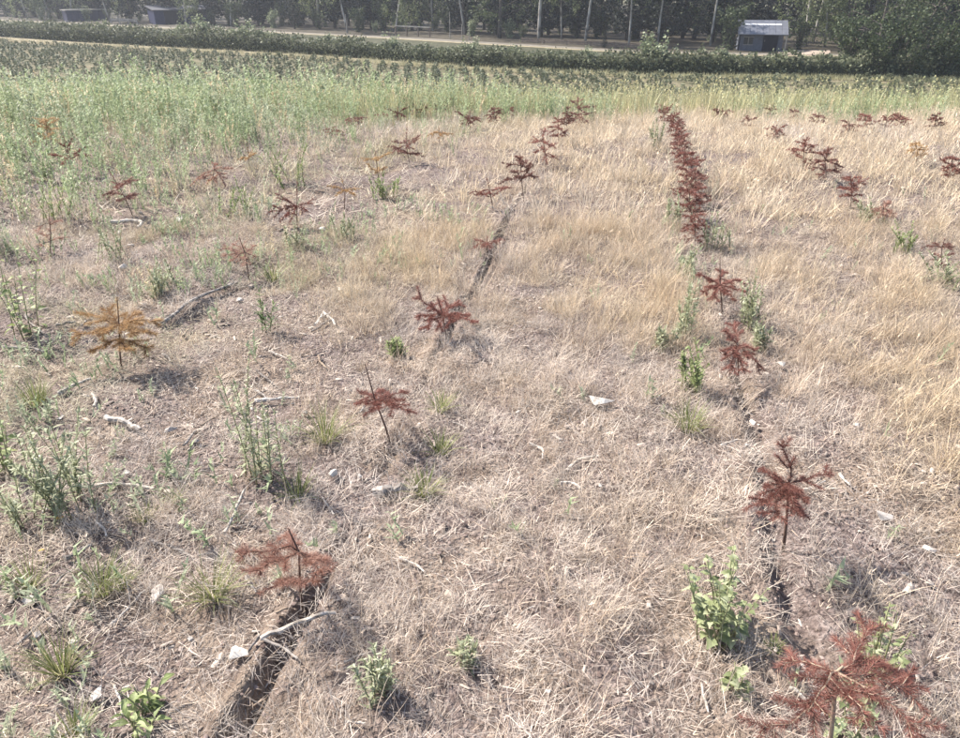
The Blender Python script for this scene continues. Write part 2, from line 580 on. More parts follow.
def golden(x, y):
    """how much standing golden grass: between the rows farther off, and right of the right row"""
    u, v = uv_of(x, y)
    g = sstep(2.3, 4.2, v) * sstep(-1.9, -1.2, u)
    g = np.maximum(g, (.55 + .45 * sstep(1.6, 2.6, v)) * sstep(.8, 1.3, u))
    g = np.maximum(g, sstep(6.0, 7.5, v) * sstep(-3.2, -2.2, u) * .9)
    g = np.maximum(g, 0.38 * sstep(2.6, 3.8, v))
    g = np.maximum(g, 0.30)
    rowgap = 1.0
    for u0 in ROWS.values():
        rowgap = rowgap * (1 - .55 * np.exp(-((u - u0) / .16) ** 2))
    return g * rowgap


def tint_of(x, y, gold, warm=0.0):
    n = len(x)
    a = fbm(x * 1.1, y * 1.1, 51); b = fbm(x * 2.3, y * 2.3, 57)
    u, v = uv_of(x, y)
    t = np.clip(gold * 1.0 + (a - .5) * 1.4, 0, 1)[:, None]
    c = STRAW_PINK * (1 - t) + STRAW_GOLD * t
    gr = (sstep(.52, .75, b) * (1 - .75 * gold))[:, None]
    c = c * (1 - gr) + STRAW_GREY * gr
    ol = (sstep(-.9, -2.2, u) * sstep(.40, .62, fbm(x * .9 + 7, y * .9, 63)) * .65)[:, None]
    c = c * (1 - ol) + STRAW_OLIVE * ol
    c = c * (1 - warm) + warm * np.array([.60, .445, .27])
    br = (rng.random(n) < .10 + .2 * warm)[:, None] * .6
    c = c * (1 - br) + STRAW_BROWN * br
    return c * rng.uniform(.82, 1.14, (n, 1))


# matted dead grass lying on the soil, near
mats_near = [tuft('mat', 36, .055, .018, .085, (.7, 1.5), (.4, 1.0), .00135, 2, seed=s, lift=.025, comb=(None, .55, .9)[s % 3]) for s in range(12)]
mats_far = [tuft('mat', 15, .10, .05, .15, (.8, 1.5), (.2, .6), .0046, 2, seed=s + 20, lift=.02) for s in range(7)]
stand_near = [tuft('stand', 24, .035, .07, .22, (.05, .75), (.5, .5), .0015, 3, heads=1, seed=s + 40) for s in range(9)]
stand_far = [tuft('stand', 16, .08, .12, .30, (.05, .6), (.3, .45), .0050, 2, heads=1, seed=s + 60) for s in range(7)]
bits = [tuft('bits', 20, .12, .010, .05, (1.25, 1.62), (.0, .3), .0020, 1, seed=s + 80, lift=.015) for s in range(7)]


def lay(name, label_, x, y, pr, s0, s1, tint, sink=0.0, tilt=.12, idx=None):
    z = ground(x, y) - sink
    n = len(x)
    rot = np.c_[rng.normal(0, tilt, n), rng.normal(0, tilt, n), rng.uniform(0, 6.283, n)]
    return scatter(name, label_, np.c_[x, y, z], rot, rng.uniform(s0, s1, n), rng.integers(0, len(pr), n) if idx is None else idx, tint, pr)


def bare(x, y):
    """bare soil patches, most of them among the left rows"""
    u, v = uv_of(x, y)
    b = sstep(.51, .66, fbm(x * 1.5 + 3, y * 1.5, 71)) * (.5 + .45 * sstep(-.7, -1.3, u))
    b = np.maximum(b, .9 * sstep(.56, .66, fbm(x * 5.5 + 9, y * 5.5, 73) + .07 * sstep(-.6, -1.4, u)) * (1 - .7 * sstep(3.5, 6, v)))
    return np.clip(b, 0, .95)


def clear_furrow(x, y):
    u, v = uv_of(x, y)
    cut = np.where(np.abs(u + .77) < .4, furrow_cut(-.77, v), furrow_cut(.64, v))
    return 1 - cut * (1 - sstep(.8, 2.2, furrow_dist(x, y)))


# ------------------------------------------------------------------ green weed mass
def weed_proto(seed, n_stem, n_leaf, h, spread, ll, lw):
    r = np.random.default_rng(seed)
    Vs, Fs, Ss = [], [], []; off = 0
    for s in range(n_stem):
        az = r.uniform(0, 6.28); lean = r.uniform(.02, spread); hh = h * r.uniform(.6, 1.0)
        b = np.array([[r.normal(0, .03), r.normal(0, .03), 0]])
        V, F = ribbons(b, np.array([az]), np.array([lean]), np.array([r.normal(0, .2)]), np.array([hh]), np.array([.007]), 2)
        Vs.append(V); Fs.append(F + off); off += len(V); Ss.append(np.full(len(V), .45))
        t = r.uniform(.12, 1.0, n_leaf)
        top = np.array([math.cos(az) * math.sin(lean), math.sin(az) * math.sin(lean), math.cos(lean)]) * hh
        base = b + t[:, None] * top
        L = ll * r.uniform(.6, 1.2, n_leaf) * (1.15 - .6 * t)
        V, F = ribbons(base, r.uniform(0, 6.28, n_leaf), r.uniform(.35, 1.3, n_leaf), r.normal(.2, .3, n_leaf), L, np.full(n_leaf, lw) * r.uniform(.7, 1.2, n_leaf), 1, r.normal(0, .3, n_leaf))
        Vs.append(V); Fs.append(F + off); off += len(V); Ss.append(np.repeat(np.clip(r.normal(.45, .2, n_leaf) + .25 * t, 0, 1), 3))
    return proto('weed', np.concatenate(Vs), np.concatenate(Fs), M_WEEDS, np.concatenate(Ss))


W_YEL = np.array([.40, .45, .265]); W_GRN = np.array([.29, .355, .20]); W_GREY = np.array([.41, .435, .31])


def weed_density(x, y):
    u, v = uv_of(x, y)
    edge = (fbm(x * .7, y * .7, 111) - .5) * 1.8
    d = sstep(-3.5, -4.1, u + edge * .5) * sstep(3.6, 4.6, v + edge)
    d = np.maximum(d, sstep(-2.6, -3.2, u + edge * .5) * sstep(6.6, 7.6, v))
    d = np.maximum(d, sstep(10.0, 11.2, v + edge * .5) * sstep(.6, -1.2, u + edge * .6))
    d = np.maximum(d, .7 * sstep(-1.3, -2.0, u) * sstep(.46, .6, fbm(x * .9, y * .9, 117)) * sstep(2.8, 4.0, v))
    d = np.maximum(d, .7 * sstep(10.6, 12.2, v + edge) * sstep(1.0, 2.5, u))
    for u0, k in ((.64, .8), (2.03, .8), (3.25, .85)):
        d = np.maximum(d, k * np.exp(-((np.abs(u - u0 - .02) - .13) / .12) ** 2) * sstep(3.0, 3.8, v) * sstep(.3, .48, fbm(v * 1.2, u0, 119)))
    return d


x, y = scatter_points(13000, (-11.5, 11.5), (2.8, 15.8), lambda x, y: in_view(x, y, .8) * weed_density(x, y) * (1 - .5 * sstep(10.5, 12.5, y)))
u, v = uv_of(x, y)
a = fbm(x * .8, y * .8, 131)[:, None]; g = sstep(.5, .7, fbm(x * 1.7, y * 1.7, 137))[:, None]
g = np.maximum(g, sstep(.0, .5, u)[:, None] * sstep(11.5, 10.5, v)[:, None])
tint = (W_YEL * a + W_GRN * (1 - a)) * (1 - .8 * g) + W_GREY * .8 * g
tall = np.clip((.56 + .64 * sstep(1, -6, u) * sstep(6, 13, v)), 0, 1.3) * (1 - .45 * sstep(-4.2, -3.2, u) * sstep(11, 10, v)) * (1 - .5 * sstep(0, .5, u) * sstep(11.5, 10.5, v))
wp = [weed_proto(200 + k, 3, 22, .62, .36, .075, .020) for k in range(8)]
n = len(x)
scatter('green_weed_thicket', 'dense pale green tall weeds covering the back left of the field', np.c_[x, y, ground(x, y) - .01],
        np.c_[rng.normal(0, .08, n), rng.normal(0, .08, n), rng.uniform(0, 6.28, n)], tall * rng.uniform(.5, 1.25, n) * 1.1 * (.7 + .6 * fbm(x * .5, y * .5, 171)), rng.integers(0, 8, n), np.where(rng.random((n, 1)) < .08, np.array([[.55, .46, .31]]), tint) * rng.uniform(.75, 1.2, (n, 1)), wp)

# tall seeding grass on the crest, yellowish green
crest = [tuft('crest', 12, .09, .25, .55, (.03, .35), (.25, .3), .0095, 2, heads=3, seed=s + 300) for s in range(6)]
x, y = scatter_points(4300, (-12, 12.5), (10.4, 16.2), lambda x, y: in_view(x, y, .8) * np.clip(.85 * sstep(10.8, 12.4, y + (fbm(x * .6, y * .6, 141) - .5) * 2.5) * (.45 + .55 * sstep(.35, .6, fbm(x * .8, y * .8, 143))), 0, 1))
n = len(x); a = fbm(x * .6, y * .9, 147)[:, None]
tint = np.array([.52, .45, .29]) * a + np.array([.36, .40, .21]) * (1 - a)
lay('crest_grass', 'yellow green seeding grass along the crest of the field', x, y, crest, .7, 1.3, tint * rng.uniform(.85, 1.2, (n, 1)), .01, .1)

# small green seedlings near
sp = [weed_proto(260 + k, 2, 9, .09, .7, .032, .008) for k in range(6)]
x, y = scatter_points(9000, (-3.6, 3.8), (.8, 6.0), lambda x, y: in_view(x, y) * np.clip(.34 * sstep(-.6, -1.6, uv_of(x, y)[0]) * sstep(.44, .64, fbm(x * 1.6, y * 1.6, 151)) + .30 * np.exp(-((uv_of(x, y)[0] - .55) / .22) ** 2) * sstep(2.2, 3.4, y) * sstep(.4, .6, fbm(x * 2, y * 2, 153)) + .012, 0, 1))
n = len(x); a = rng.random((n, 1))
scatter('small_green_weeds', 'tiny green weeds sprouting among the dead grass', np.c_[x, y, ground(x, y)],
        np.c_[rng.normal(0, .15, n), rng.normal(0, .15, n), rng.uniform(0, 6.28, n)], rng.uniform(.6, 1.7, n), rng.integers(0, 6, n), W_GREY * a + W_GRN * (1 - a), sp)

# wood chips and bark crumbs
x, y = scatter_points(5200, (-3.6, 3.8), (.8, 5.5), lambda x, y: in_view(x, y) * np.clip(.12 + .75 * bare(x, y), 0, 1) * .8)
mb = MB()
n = len(x); z = ground(x, y)
an = rng.uniform(0, 6.28, n); Lc = np.minimum(rng.gamma(2.0, .0045, n) + .004, .024); Wc = Lc * rng.uniform(.15, .5, n); tl = rng.normal(0, .3, (n, 2)); Hc = Wc * .5
c, s_ = np.cos(an), np.sin(an)
ax = np.c_[c, s_, tl[:, 0] * .6] * Lc[:, None]; bx_ = np.c_[-s_, c, tl[:, 1]] * Wc[:, None]; up = np.c_[np.zeros(n), np.zeros(n), Hc]
P0 = np.c_[x, y, z + .004 + Hc * .3]
box8 = np.stack([P0 - ax - bx_ * .7, P0 + ax * .8 - bx_, P0 + ax + bx_ * .8, P0 - ax * .9 + bx_, P0 - ax * .8 - bx_ * .6 + up, P0 + ax * .7 - bx_ * .8 + up, P0 + ax * .9 + bx_ * .7 + up, P0 - ax * .8 + bx_ * .8 + up], 1)
F8 = np.array([(4, 5, 6, 7), (0, 1, 5, 4), (1, 2, 6, 5), (2, 3, 7, 6), (3, 0, 4, 7)])
Fc = ((np.arange(n) * 8)[:, None, None] + F8[None]).reshape(-1, 4)
o = link('wood_chip_litter', mesh_from('wood_chip_litter', box8.reshape(-1, 3), Fc, M_CHIP, np.repeat(rng.beta(2, 2.2, n), 8)), kind='stuff')
o['label'] = 'small wood chips and bark crumbs scattered on bare soil'

# crumbs of dry soil on the bare patches and along the slits
x, y = scatter_points(32000, (-3.6, 3.8), (.8, 5.5), lambda x, y: in_view(x, y) * np.clip(.06 + .6 * bare(x, y) + .8 * (1 - clear_furrow(x, y)) + .5 * sstep(3.2, 2.2, furrow_dist(x, y)), 0, 1) * .8)
n = len(x); rr = np.minimum(rng.gamma(2.0, .0026, n) + .0022, .0095); z = ground(x, y) + rr * .3
oct_ = np.array([(1, 0, 0), (0, 1, 0), (-1, 0, 0), (0, -1, 0), (0, 0, .8), (0, 0, -.6)], float)
Vc = oct_[None] * rng.uniform(.6, 1.3, (n, 6, 1)) * rr[:, None, None]
an = rng.uniform(0, 6.28, n); cc, sn = np.cos(an)[:, None], np.sin(an)[:, None]
Vc = np.stack([Vc[..., 0] * cc - Vc[..., 1] * sn, Vc[..., 0] * sn + Vc[..., 1] * cc, Vc[..., 2]], -1) + np.c_[x, y, z][:, None]
Fo = np.array([(0, 1, 4), (1, 2, 4), (2, 3, 4), (3, 0, 4)])
M_CRUMB = leafy('soil_crumb', [(0, (.075, .053, .046)), (.5, (.19, .142, .124)), (1, (.36, .295, .262))], 0.0, 0.95, spec=.1)
o = link('soil_crumbs', mesh_from('soil_crumbs', Vc.reshape(-1, 3), ((np.arange(n) * 6)[:, None, None] + Fo[None]).reshape(-1, 3), M_CRUMB, np.repeat(rng.beta(2, 2, n), 6)), kind='stuff')
o['label'] = 'crumbs of dry brown soil on the bare patches'

# ------------------------------------------------------------------ dead fir saplings
def needle_tris(pts, dens, nl, nw, r, flat=.6):
    """needles round a twig polyline; one sliver each"""
    seg = np.diff(pts, axis=0); sl = np.linalg.norm(seg, axis=1); tot = sl.sum()
    n = max(4, int(tot * dens))
    cum = np.r_[0, np.cumsum(sl)]
    t = r.uniform(0.04, 1.0, n) * tot
    k = np.clip(np.searchsorted(cum, t) - 1, 0, len(sl) - 1)
    fr = (t - cum[k]) / sl[k]
    p = pts[k] + seg[k] * fr[:, None]
    tg = seg[k] / sl[k][:, None]
    side = unit(np.cross(tg, np.array([0.03, 0.02, 1.0])))
    upv = np.cross(side, tg)
    ph = r.uniform(0, 2 * math.pi, n)
    d = unit(side * np.cos(ph)[:, None] + upv * (np.sin(ph) * flat)[:, None] + tg * r.uniform(.35, 1.0, n)[:, None] + r.normal(0, .12, (n, 3)))
    L = nl * r.uniform(.65, 1.15, n) * np.clip(1.25 - .7 * (t / tot) ** 3, .5, 1)
    w = unit(np.cross(d, r.normal(0, 1, (n, 3)))) * (nw * .5)
    V = np.stack([p - w, p + w, p + d * L[:, None]], 1).reshape(-1, 3)
    return V, np.repeat(np.clip(r.normal(.5, .22, n), 0, 1), 3)


def sap_branch(parent, start, tip, sag, rad, col, dens, nl, nw, r, twigs, merge, wood, naked=0.0):
    """one side branch with its twigs; needles as its own piece"""
    t = np.linspace(0, 1, 6)[:, None]
    pts = start + (tip - start) * t
    ln = np.linalg.norm(tip - start)
    pts[:, 2] += (-sag * ln * (t[:, 0] ** 2) + sag * ln * t[:, 0] * 1.0) * 1.0
    pts[1:-1] += r.normal(0, .028 * ln, (4, 3))
    mb = MB(); mb.tube(pts, np.linspace(rad, rad * .45, 6), 5 if not merge else 3, .5)
    NV, NS = [], []
    if r.random() >= naked:
        V, S = needle_tris(pts, dens, nl, nw, r); NV.append(V); NS.append(S)
    dr = unit(tip - start); sd = unit(np.cross(dr, np.array([0, 0, 1.0])))
    for k in range(twigs):
        q = .3 + .5 * (k // 2) / max(1, (twigs - 1) // 2) if twigs > 2 else .45 + r.uniform(-.1, .1)
        s0 = pts[0] + (tip - start) * q; s0[2] = np.interp(q, t[:, 0], pts[:, 2])
        sgn = 1 if k % 2 else -1
        e = s0 + (dr * .75 + sd * sgn * r.uniform(.5, .9) + np.array([0, 0, r.normal(-.12, .3)])) * ln * (.45 - .25 * q) * r.uniform(.6, 1.3)
        tp = np.linspace(0, 1, 3)[:, None] * (e - s0) + s0
        mb.tube(tp, np.linspace(rad * .55, rad * .3, 3), 4 if not merge else 3, .5, cap=False)
        if r.random() >= naked:
            V, S = needle_tris(tp, dens, nl * .9, nw, r); NV.append(V); NS.append(S)
    me = mb.mesh('branch', wood)
    b = link('branch', me, parent)
    if NV:
        V = np.concatenate(NV); F = np.arange(len(V)).reshape(-1, 3)
        link('needles', mesh_from('needles', V, F, NEEDLES[col], np.clip(np.concatenate(NS) + sap_branch.shift + r.normal(0, .07), 0, 1)), b, 'stuff')
    return b


ORD = ['nearest', 'second', 'third', 'fourth', 'fifth', 'sixth', 'seventh', 'eighth', 'ninth', 'tenth', 'eleventh', 'twelfth', 'thirteenth', 'fourteenth', 'fifteenth']
ROWTXT = {'C': 'the furrowed row left of centre', 'R': 'the dense row right of centre', 'R2': 'the row right of the dense one', 'R3': 'the far right row', 'L1': 'the first row left of the furrow',
          'L2': 'the second row left of the furrow', 'L3': 'the leftmost row in the weeds'}
COLTXT = {'red': 'red brown', 'dark': 'dark brown', 'orange': 'orange', 'pale': 'faded red'}
row_count = {}
SAP = []


def sapling(row, px, by, ty, wpx, col, lean=0, tips=None, whorl=None, seed=None, note='dead', whorls=None, pale_stem=False, twigs=None, naked=.0, leader=True, base=None, tall_needles=1.0, hz=None, topless=False):
    k = row_count.get(row, 0); row_count[row] = k + 1
    r = np.random.default_rng(1000 + (seed if seed is not None else px * 7 + by))
    B = hit(px, by) if base is None else np.array(base)
    yb = B[1]
    dist = math.hypot(yb, EYE)
    ps = px_size(yb, B[2])
    ty = ty - (3 if yb > 4.6 else 0)
    ang = PITCH - math.atan((369 - ty) / FPX)
    H = hz or max(.12, EYE - yb * math.tan(ang) - B[2])
    W = wpx * ps * (1.0 if yb < 4.6 else 1.12)
    SAP.append((B[0], yb, W * .5))
    sap_branch.shift = float(np.clip(r.normal(-.03, .12), -.2, .12)) if row_count[row] > 1 or row != 'R' else -.18
    lab = f'{note} {COLTXT[col]} fir sapling, {ORD[k] if k < 15 else "farthest"} in {ROWTXT[row]}'
    th = thing('dead_fir_sapling', B, lab, 'sapling', 'dead fir saplings planted in rows')
    far = dist > 4.6
    dens = (2700 if dist < 2.6 else 2100 if dist < 4.2 else 800 if dist < 7 else 520)
    nw = max(.0012, .40 * dist / FPX * (1.0 if dist < 5 else 1.3))
    nl = (.025 if dist < 5 else .03) * tall_needles
    wood = M_STEM_PALE if pale_stem else M_STEM
    r0 = max(.0042, .35 * ps) * (1 + .3 * (H > .4))
    top = at_depth(px + lean, ty, yb + float(r.normal(0, .02))) - B
    if hz:
        top = np.array([lean * ps, .02, hz])
    H = top[2]
    t = np.linspace(0, 1, 7)[:, None]
    sp_ = t * top + np.c_[np.sin(t[:, 0] * math.pi) * r.normal(0, .03) * H, np.sin(t[:, 0] * 3.1) * r.normal(0, .03) * H, np.zeros(7)]
    sp_[0, 2] -= .03
    if whorl is not None:                                    # bend the stem through the seen whorl
        wz = at_depth(whorl[0], whorl[1], yb + (whorl[2] if len(whorl) > 2 else 0)) - B
        sp_ = np.concatenate([np.array([[0, 0, -.03]]), np.linspace(0, 1, 4)[1:, None] * wz, wz + (top - wz) * np.linspace(.33, 1, 3)[:, None] * (.12 if topless else 1)])
    mb = MB(); mb.tube(sp_, np.linspace(r0, r0 * .45, len(sp_)), 7 if not far else 4, .5)
    stem = link('stem', mb.mesh('stem', wood, True), th)

    def on_stem(f):
        zz = sp_[:, 2]; h = f * H
        return np.array([np.interp(h, zz, sp_[:, 0]), np.interp(h, zz, sp_[:, 1]), h])
    tw = twigs if twigs is not None else (4 if dist < 4.5 else 2)
    if tips is not None:
        for tp in tips:
            s0 = wz if whorl is not None else on_stem(.62)
            if len(tp) > 3:
                s0 = on_stem(tp[3])
            e = at_depth(tp[0], tp[1], yb + tp[2]) - B
            sap_branch(th, s0, e, r.uniform(.05, .3), r0 * .5, col, dens, nl, nw, r, tw, far, wood, naked)
    else:
        wl = whorls or ([(.85, 4, .55), (.62, 5, 1.0), (.36, 5, .9)] if H > .22 else [(.7, 5, 1.0), (.35, 4, .9)])
        for f, nb, rel in wl:
            a0 = r.uniform(0, 6.28)
            for q in range(nb):
                a_ = a0 + q * 6.283 / nb + r.normal(0, .22)
                ln = W * .5 * rel * r.uniform(.72, 1.12)
                s0 = on_stem(np.clip(f + r.normal(0, .03), .1, .95))
                e = s0 + np.array([math.cos(a_) * ln, math.sin(a_) * ln, ln * r.normal(.10, .32)])
                e[2] = max(e[2], .02)
                sap_branch(th, s0, e, r.uniform(.0, .5), r0 * .5, col, dens, nl, nw, r, tw if rel > .6 else 2, far, wood, naked)
    if leader:                                              # needles left on the leading shoot
        V, S = needle_tris(sp_[-3:] if len(sp_) > 4 else sp_, dens * .45, nl * .8, nw, r)
        link('needles', mesh_from('needles', V, np.arange(len(V)).reshape(-1, 3), NEEDLES[col], S), stem, 'stuff')
    return th


# row left of centre
sapling('C', 300, 600, 528, 110, 'pale', lean=-12, whorl=(299, 552, 0), tips=[(236, 552, -.05), (250, 572, -.16), (285, 535, .12), (330, 560, .06), (322, 575, -.1), (283, 585, -.18, .35)], note='broken dead', tall_needles=1.25)
sapling('C', 391, 441, 364, 70, 'red', lean=-26, whorl=(375, 400, 0), tips=[(358, 404, -.04), (360, 392, .12), (407, 393, .10), (413, 412, -.02), (398, 408, -.16), (372, 412, -.16), (384, 390, .18)], note='leaning dead', leader=False)
sapling('C', 447, 341, 296, 65, 'red', lean=-10, whorl=(443, 316, 0), tips=[(415, 318, -.06), (424, 328, -.14), (416, 296, .05), (470, 316, .0), (478, 322, -.06), (462, 303, .2), (455, 322, -.2), (438, 300, .2)])
sapling('C', 487, 254, 236, 36, 'red', whorls=[(.55, 7, 1.0)], note='stunted drooping dead')
sapling('C', 493, 210, 180, 44, 'red', lean=-6, whorls=[(.62, 3, 1.0), (.35, 2, .9)], note='sparse dead', twigs=1)
sapling('C', 524, 200, 157, 38, 'dark', lean=-4, whorls=[(.75, 5, .8), (.5, 6, 1.0)])
sapling('C', 546, 166, 134, 27, 'red', lean=-5, whorls=[(.7, 5, .9), (.4, 5, 1.0)])
sapling('C', 559, 148, 120, 22, 'red', lean=-1)
sapling('C', 567, 134, 114, 20, 'dark')
sapling('C', 579, 128, 108, 26, 'dark', whorls=[(.8, 5, .8), (.55, 6, 1.0), (.3, 4, .9)])
sapling('C', 590, 119, 106, 16, 'red')
sapling('C', 598, 113, 104, 16, 'red')
# row right of centre; the nearest stands at the lower edge of the picture
sapling('R', 827, 764, 600, 170, 'red', base=hit(827, 764), whorl=(837, 672, .0), hz=.42, lean=18, pale_stem=True,
        tips=[(872, 622, .18), (783, 660, .08), (918, 690, -.02), (905, 672, .10), (925, 742, -.16), (757, 742, -.10, .5), (808, 712, -.14), (868, 728, -.2)], tall_needles=1.15, note='large spreading dead', twigs=4, leader=False, topless=True)
sapling('R', 785, 548, 434, 72, 'red', whorl=(789, 484, 0), lean=-4, tips=[(783, 440, .08), (760, 470, .02), (760, 505, -.14), (772, 520, -.2), (800, 515, -.12), (808, 500, -.05), (832, 472, .03), (790, 515, -.2), (765, 488, -.05)], note='bushy dead', leader=False, topless=True)
sapling('R', 741, 380, 318, 48, 'red', lean=-8, whorl=(737, 345, 0), tips=[(725, 330, .05), (735, 322, .15), (755, 350, .0), (762, 368, -.08), (745, 374, -.15), (730, 372, -.15), (723, 355, -.08)], note='crumpled dead', leader=False, topless=True)
sapling('R', 722, 316, 254, 56, 'red', lean=-2, whorl=(720, 285, 0), tips=[(698, 275, .05), (702, 294, -.08), (712, 300, -.16), (735, 300, -.1), (746, 292, -.02), (742, 280, .08), (722, 270, .2)], leader=False, note='low branched dead')
for px, by, ty, w, c in ((696, 243, 208, 30, 'red'), (693, 220, 184, 36, 'red'), (696, 204, 172, 30, 'dark'), (690, 190, 158, 28, 'red'), (688, 178, 148, 28, 'red'), (684, 166, 140, 24, 'dark'),
                        (682, 156, 132, 22, 'red'), (678, 147, 124, 20, 'red'), (676, 139, 120, 18, 'dark'), (671, 131, 114, 17, 'red'), (665, 124, 110, 16, 'red'), (659, 117, 106, 15, 'red')):
    sapling('R', px, by, ty, w, c, lean=(px * 7 % 9) - 4, whorls=[(.72, 5, .85), (.45, 6, 1.0), (.22, 4, .9)])
# rows to the right
for px, by, ty, w, c in ((943, 268, 238, 34, 'dark'), (884, 226, 206, 24, 'pale'), (850, 210, 178, 26, 'red'), (826, 182, 152, 32, 'dark'), (803, 170, 144, 30, 'red'), (775, 144, 128, 24, 'dark'), (747, 131, 119, 18, 'red'), (723, 121, 110, 18, 'dark')):
    sapling('R2', px, by, ty, w, c, lean=(px % 7) - 3)
for px, by, ty, w, c in ((955, 184, 158, 26, 'red'), (916, 164, 144, 22, 'orange'), (936, 134, 116, 18, 'dark'), (901, 131, 116, 22, 'red'), (884, 131, 118, 16, 'red'), (866, 133, 117, 20, 'red'), (848, 137, 124, 22, 'dark'), (818, 128, 115, 20, 'dark'), (793, 122, 111, 14, 'dark'), (771, 119, 109, 14, 'dark')):
    sapling('R3', px, by, ty, w, c, lean=(px % 5) - 2)
# rows to the left
sapling('L1', 121, 370, 297, 86, 'orange', lean=-4, whorl=(119, 325, 0), tips=[(80, 313, .05), (72, 338, -.06), (108, 308, .12), (140, 312, .12), (160, 320, .05), (152, 334, -.05), (136, 336, -.12), (98, 336, -.12), (90, 352, -.06, .4), (150, 350, -.04, .4), (128, 350, -.16, .4)], note='pale dying', tall_needles=1.35)
sapling('L1', 249, 278, 237, 46, 'pale', lean=-10, whorl=(245, 253, 0), tips=[(222, 248, .04), (222, 256, -.06), (230, 262, -.1), (232, 243, .12), (255, 246, .12), (256, 258, -.05), (244, 266, -.14)], note='fan shaped dead')
sapling('L1', 297, 228, 184, 50, 'red', whorl=(297, 206, 0), tips=[(275, 194, .06), (267, 214, -.06), (280, 222, -.1), (316, 200, .08), (290, 222, -.15), (308, 212, -.08), (284, 206, .0)], note='spreading dead')
sapling('L1', 344, 208, 180, 36, 'orange', lean=-3, whorl=(345, 190, 0), tips=[(327, 186, 0), (360, 189, .03), (355, 196, -.12), (336, 196, -.1)], twigs=1)
sapling('L1', 379, 184, 153, 28, 'orange', lean=-4, twigs=1, whorls=[(.72, 4, .9), (.4, 4, .8)])
sapling('L1', 410, 165, 130, 38, 'dark', lean=-3, whorls=[(.55, 6, 1.0), (.36, 5, .9)])
sapling('L1', 439, 146, 130, 30, 'orange', whorls=[(.7, 4, 1.0)])
sapling('L1', 470, 130, 114, 32, 'dark', whorls=[(.6, 5, 1.0), (.35, 4, .7)])
sapling('L1', 494, 124, 110, 20, 'dark')
sapling('L1', 508, 119, 109, 18, 'red')
sapling('L2', 50, 258, 216, 44, 'pale', lean=-1, whorls=[(.8, 3, .9), (.4, 5, .9)], naked=.3, note='half bare dead')
sapling('L2', 134, 219, 172, 40, 'dark', lean=-26, whorls=[(.62, 5, 1.0), (.4, 5, .8)], note='leaning dead')
sapling('L2', 212, 188, 166, 42, 'pale', lean=3, whorls=[(.75, 4, 1.0), (.5, 4, .8)], twigs=1)
sapling('L2', 250, 170, 145, 24, 'orange', lean=-3, whorls=[(.4, 4, 1.0)], note='thin dead')
sapling('L2', 334, 140, 130, 18, 'red')
sapling('L2', 354, 132, 117, 24, 'dark', whorls=[(.7, 5, 1.0), (.35, 4, .8)])
sapling('L2', 382, 125, 115, 16, 'red')
sapling('L2', 398, 124, 110, 26, 'red', whorls=[(.6, 5, 1.0)])
sapling('L2', 416, 120, 109, 16, 'red')
sapling('L2', 428, 118, 107, 16, 'red')
sapling('L2', 443, 117, 107, 26, 'dark', whorls=[(.6, 6, 1.0)])
sapling('L3', 70, 176, 146, 34, 'red', whorls=[(.5, 5, 1.0)])
sapling('L3', 45, 150, 118, 30, 'orange')
sapling('L3', 343, 113, 98, 22, 'red')

# ------------------------------------------------------------------ dead grass
SAP = np.array(SAP)


def near_sap(x, y):
    """grass is thinner around the saplings and on the sight side of them"""
    k = np.ones(len(x))
    for sx_, sy_, sw in SAP:
        k = np.minimum(k, sstep(.5 * sw, 1.15 * sw, np.hypot(x - sx_, (y - sy_ + .12) * .7)))
    return .12 + .88 * k


x, y = scatter_points(14400, (-3.6, 3.8), (.75, 5.2), lambda x, y: in_view(x, y) * (1 - .93 * bare(x, y)) * clear_furrow(x, y) * .74)
lay('matted_dry_grass', 'matted bleached dead grass lying over the near ground', x, y, mats_near, .7, 1.45, tint_of(x, y, golden(x, y) * .7))
x, y = scatter_points(17500, (-10.5, 11.5), (5.2, 15.5), lambda x, y: in_view(x, y, .5) * (1 - .6 * bare(x, y)) * .62)
lay('matted_dry_grass', 'matted dry grass over the middle of the field', x, y, mats_far, .8, 1.5, tint_of(x, y, golden(x, y)))
x, y = scatter_points(12500, (-3.6, 3.8), (.75, 5.2), lambda x, y: near_sap(x, y) * in_view(x, y) * clear_furrow(x, y) * (1 - .7 * bare(x, y))
                      * np.clip((.12 + golden(x, y)) * (.12 + 1.5 * sstep(.36, .64, fbm(x * 3.6, y * 3.6, 91))), .02, 1) * .9)
lay('standing_dry_grass', 'standing golden dry grass near the camera', x, y, stand_near, .5 + .25 * golden(x, y), .95 + .45 * golden(x, y), tint_of(x, y, golden(x, y), .24), .005, .22)
x, y = scatter_points(21500, (-10.5, 11.5), (5.2, 16.5), lambda x, y: in_view(x, y, .5) * near_sap(x, y) * (1 - .5 * bare(x, y)) * np.clip(golden(x, y) * (.3 + 1.2 * sstep(.3, .6, fbm(x * 1.2, y * 1.2, 91))), .03, 1) * .8)
lay('standing_dry_grass', 'standing golden dry grass in the middle of the field', x, y, stand_far, .55, 1.05, tint_of(x, y, golden(x, y)), .005, .15)
x, y = scatter_points(12500, (-3.6, 3.8), (.75, 5.5), lambda x, y: in_view(x, y) * (.2 + .8 * bare(x, y)) * clear_furrow(x, y))
lay('straw_litter', 'short bits of broken straw littering the soil', x, y, bits, .7, 1.3, tint_of(x, y, golden(x, y) * .3) * .95)

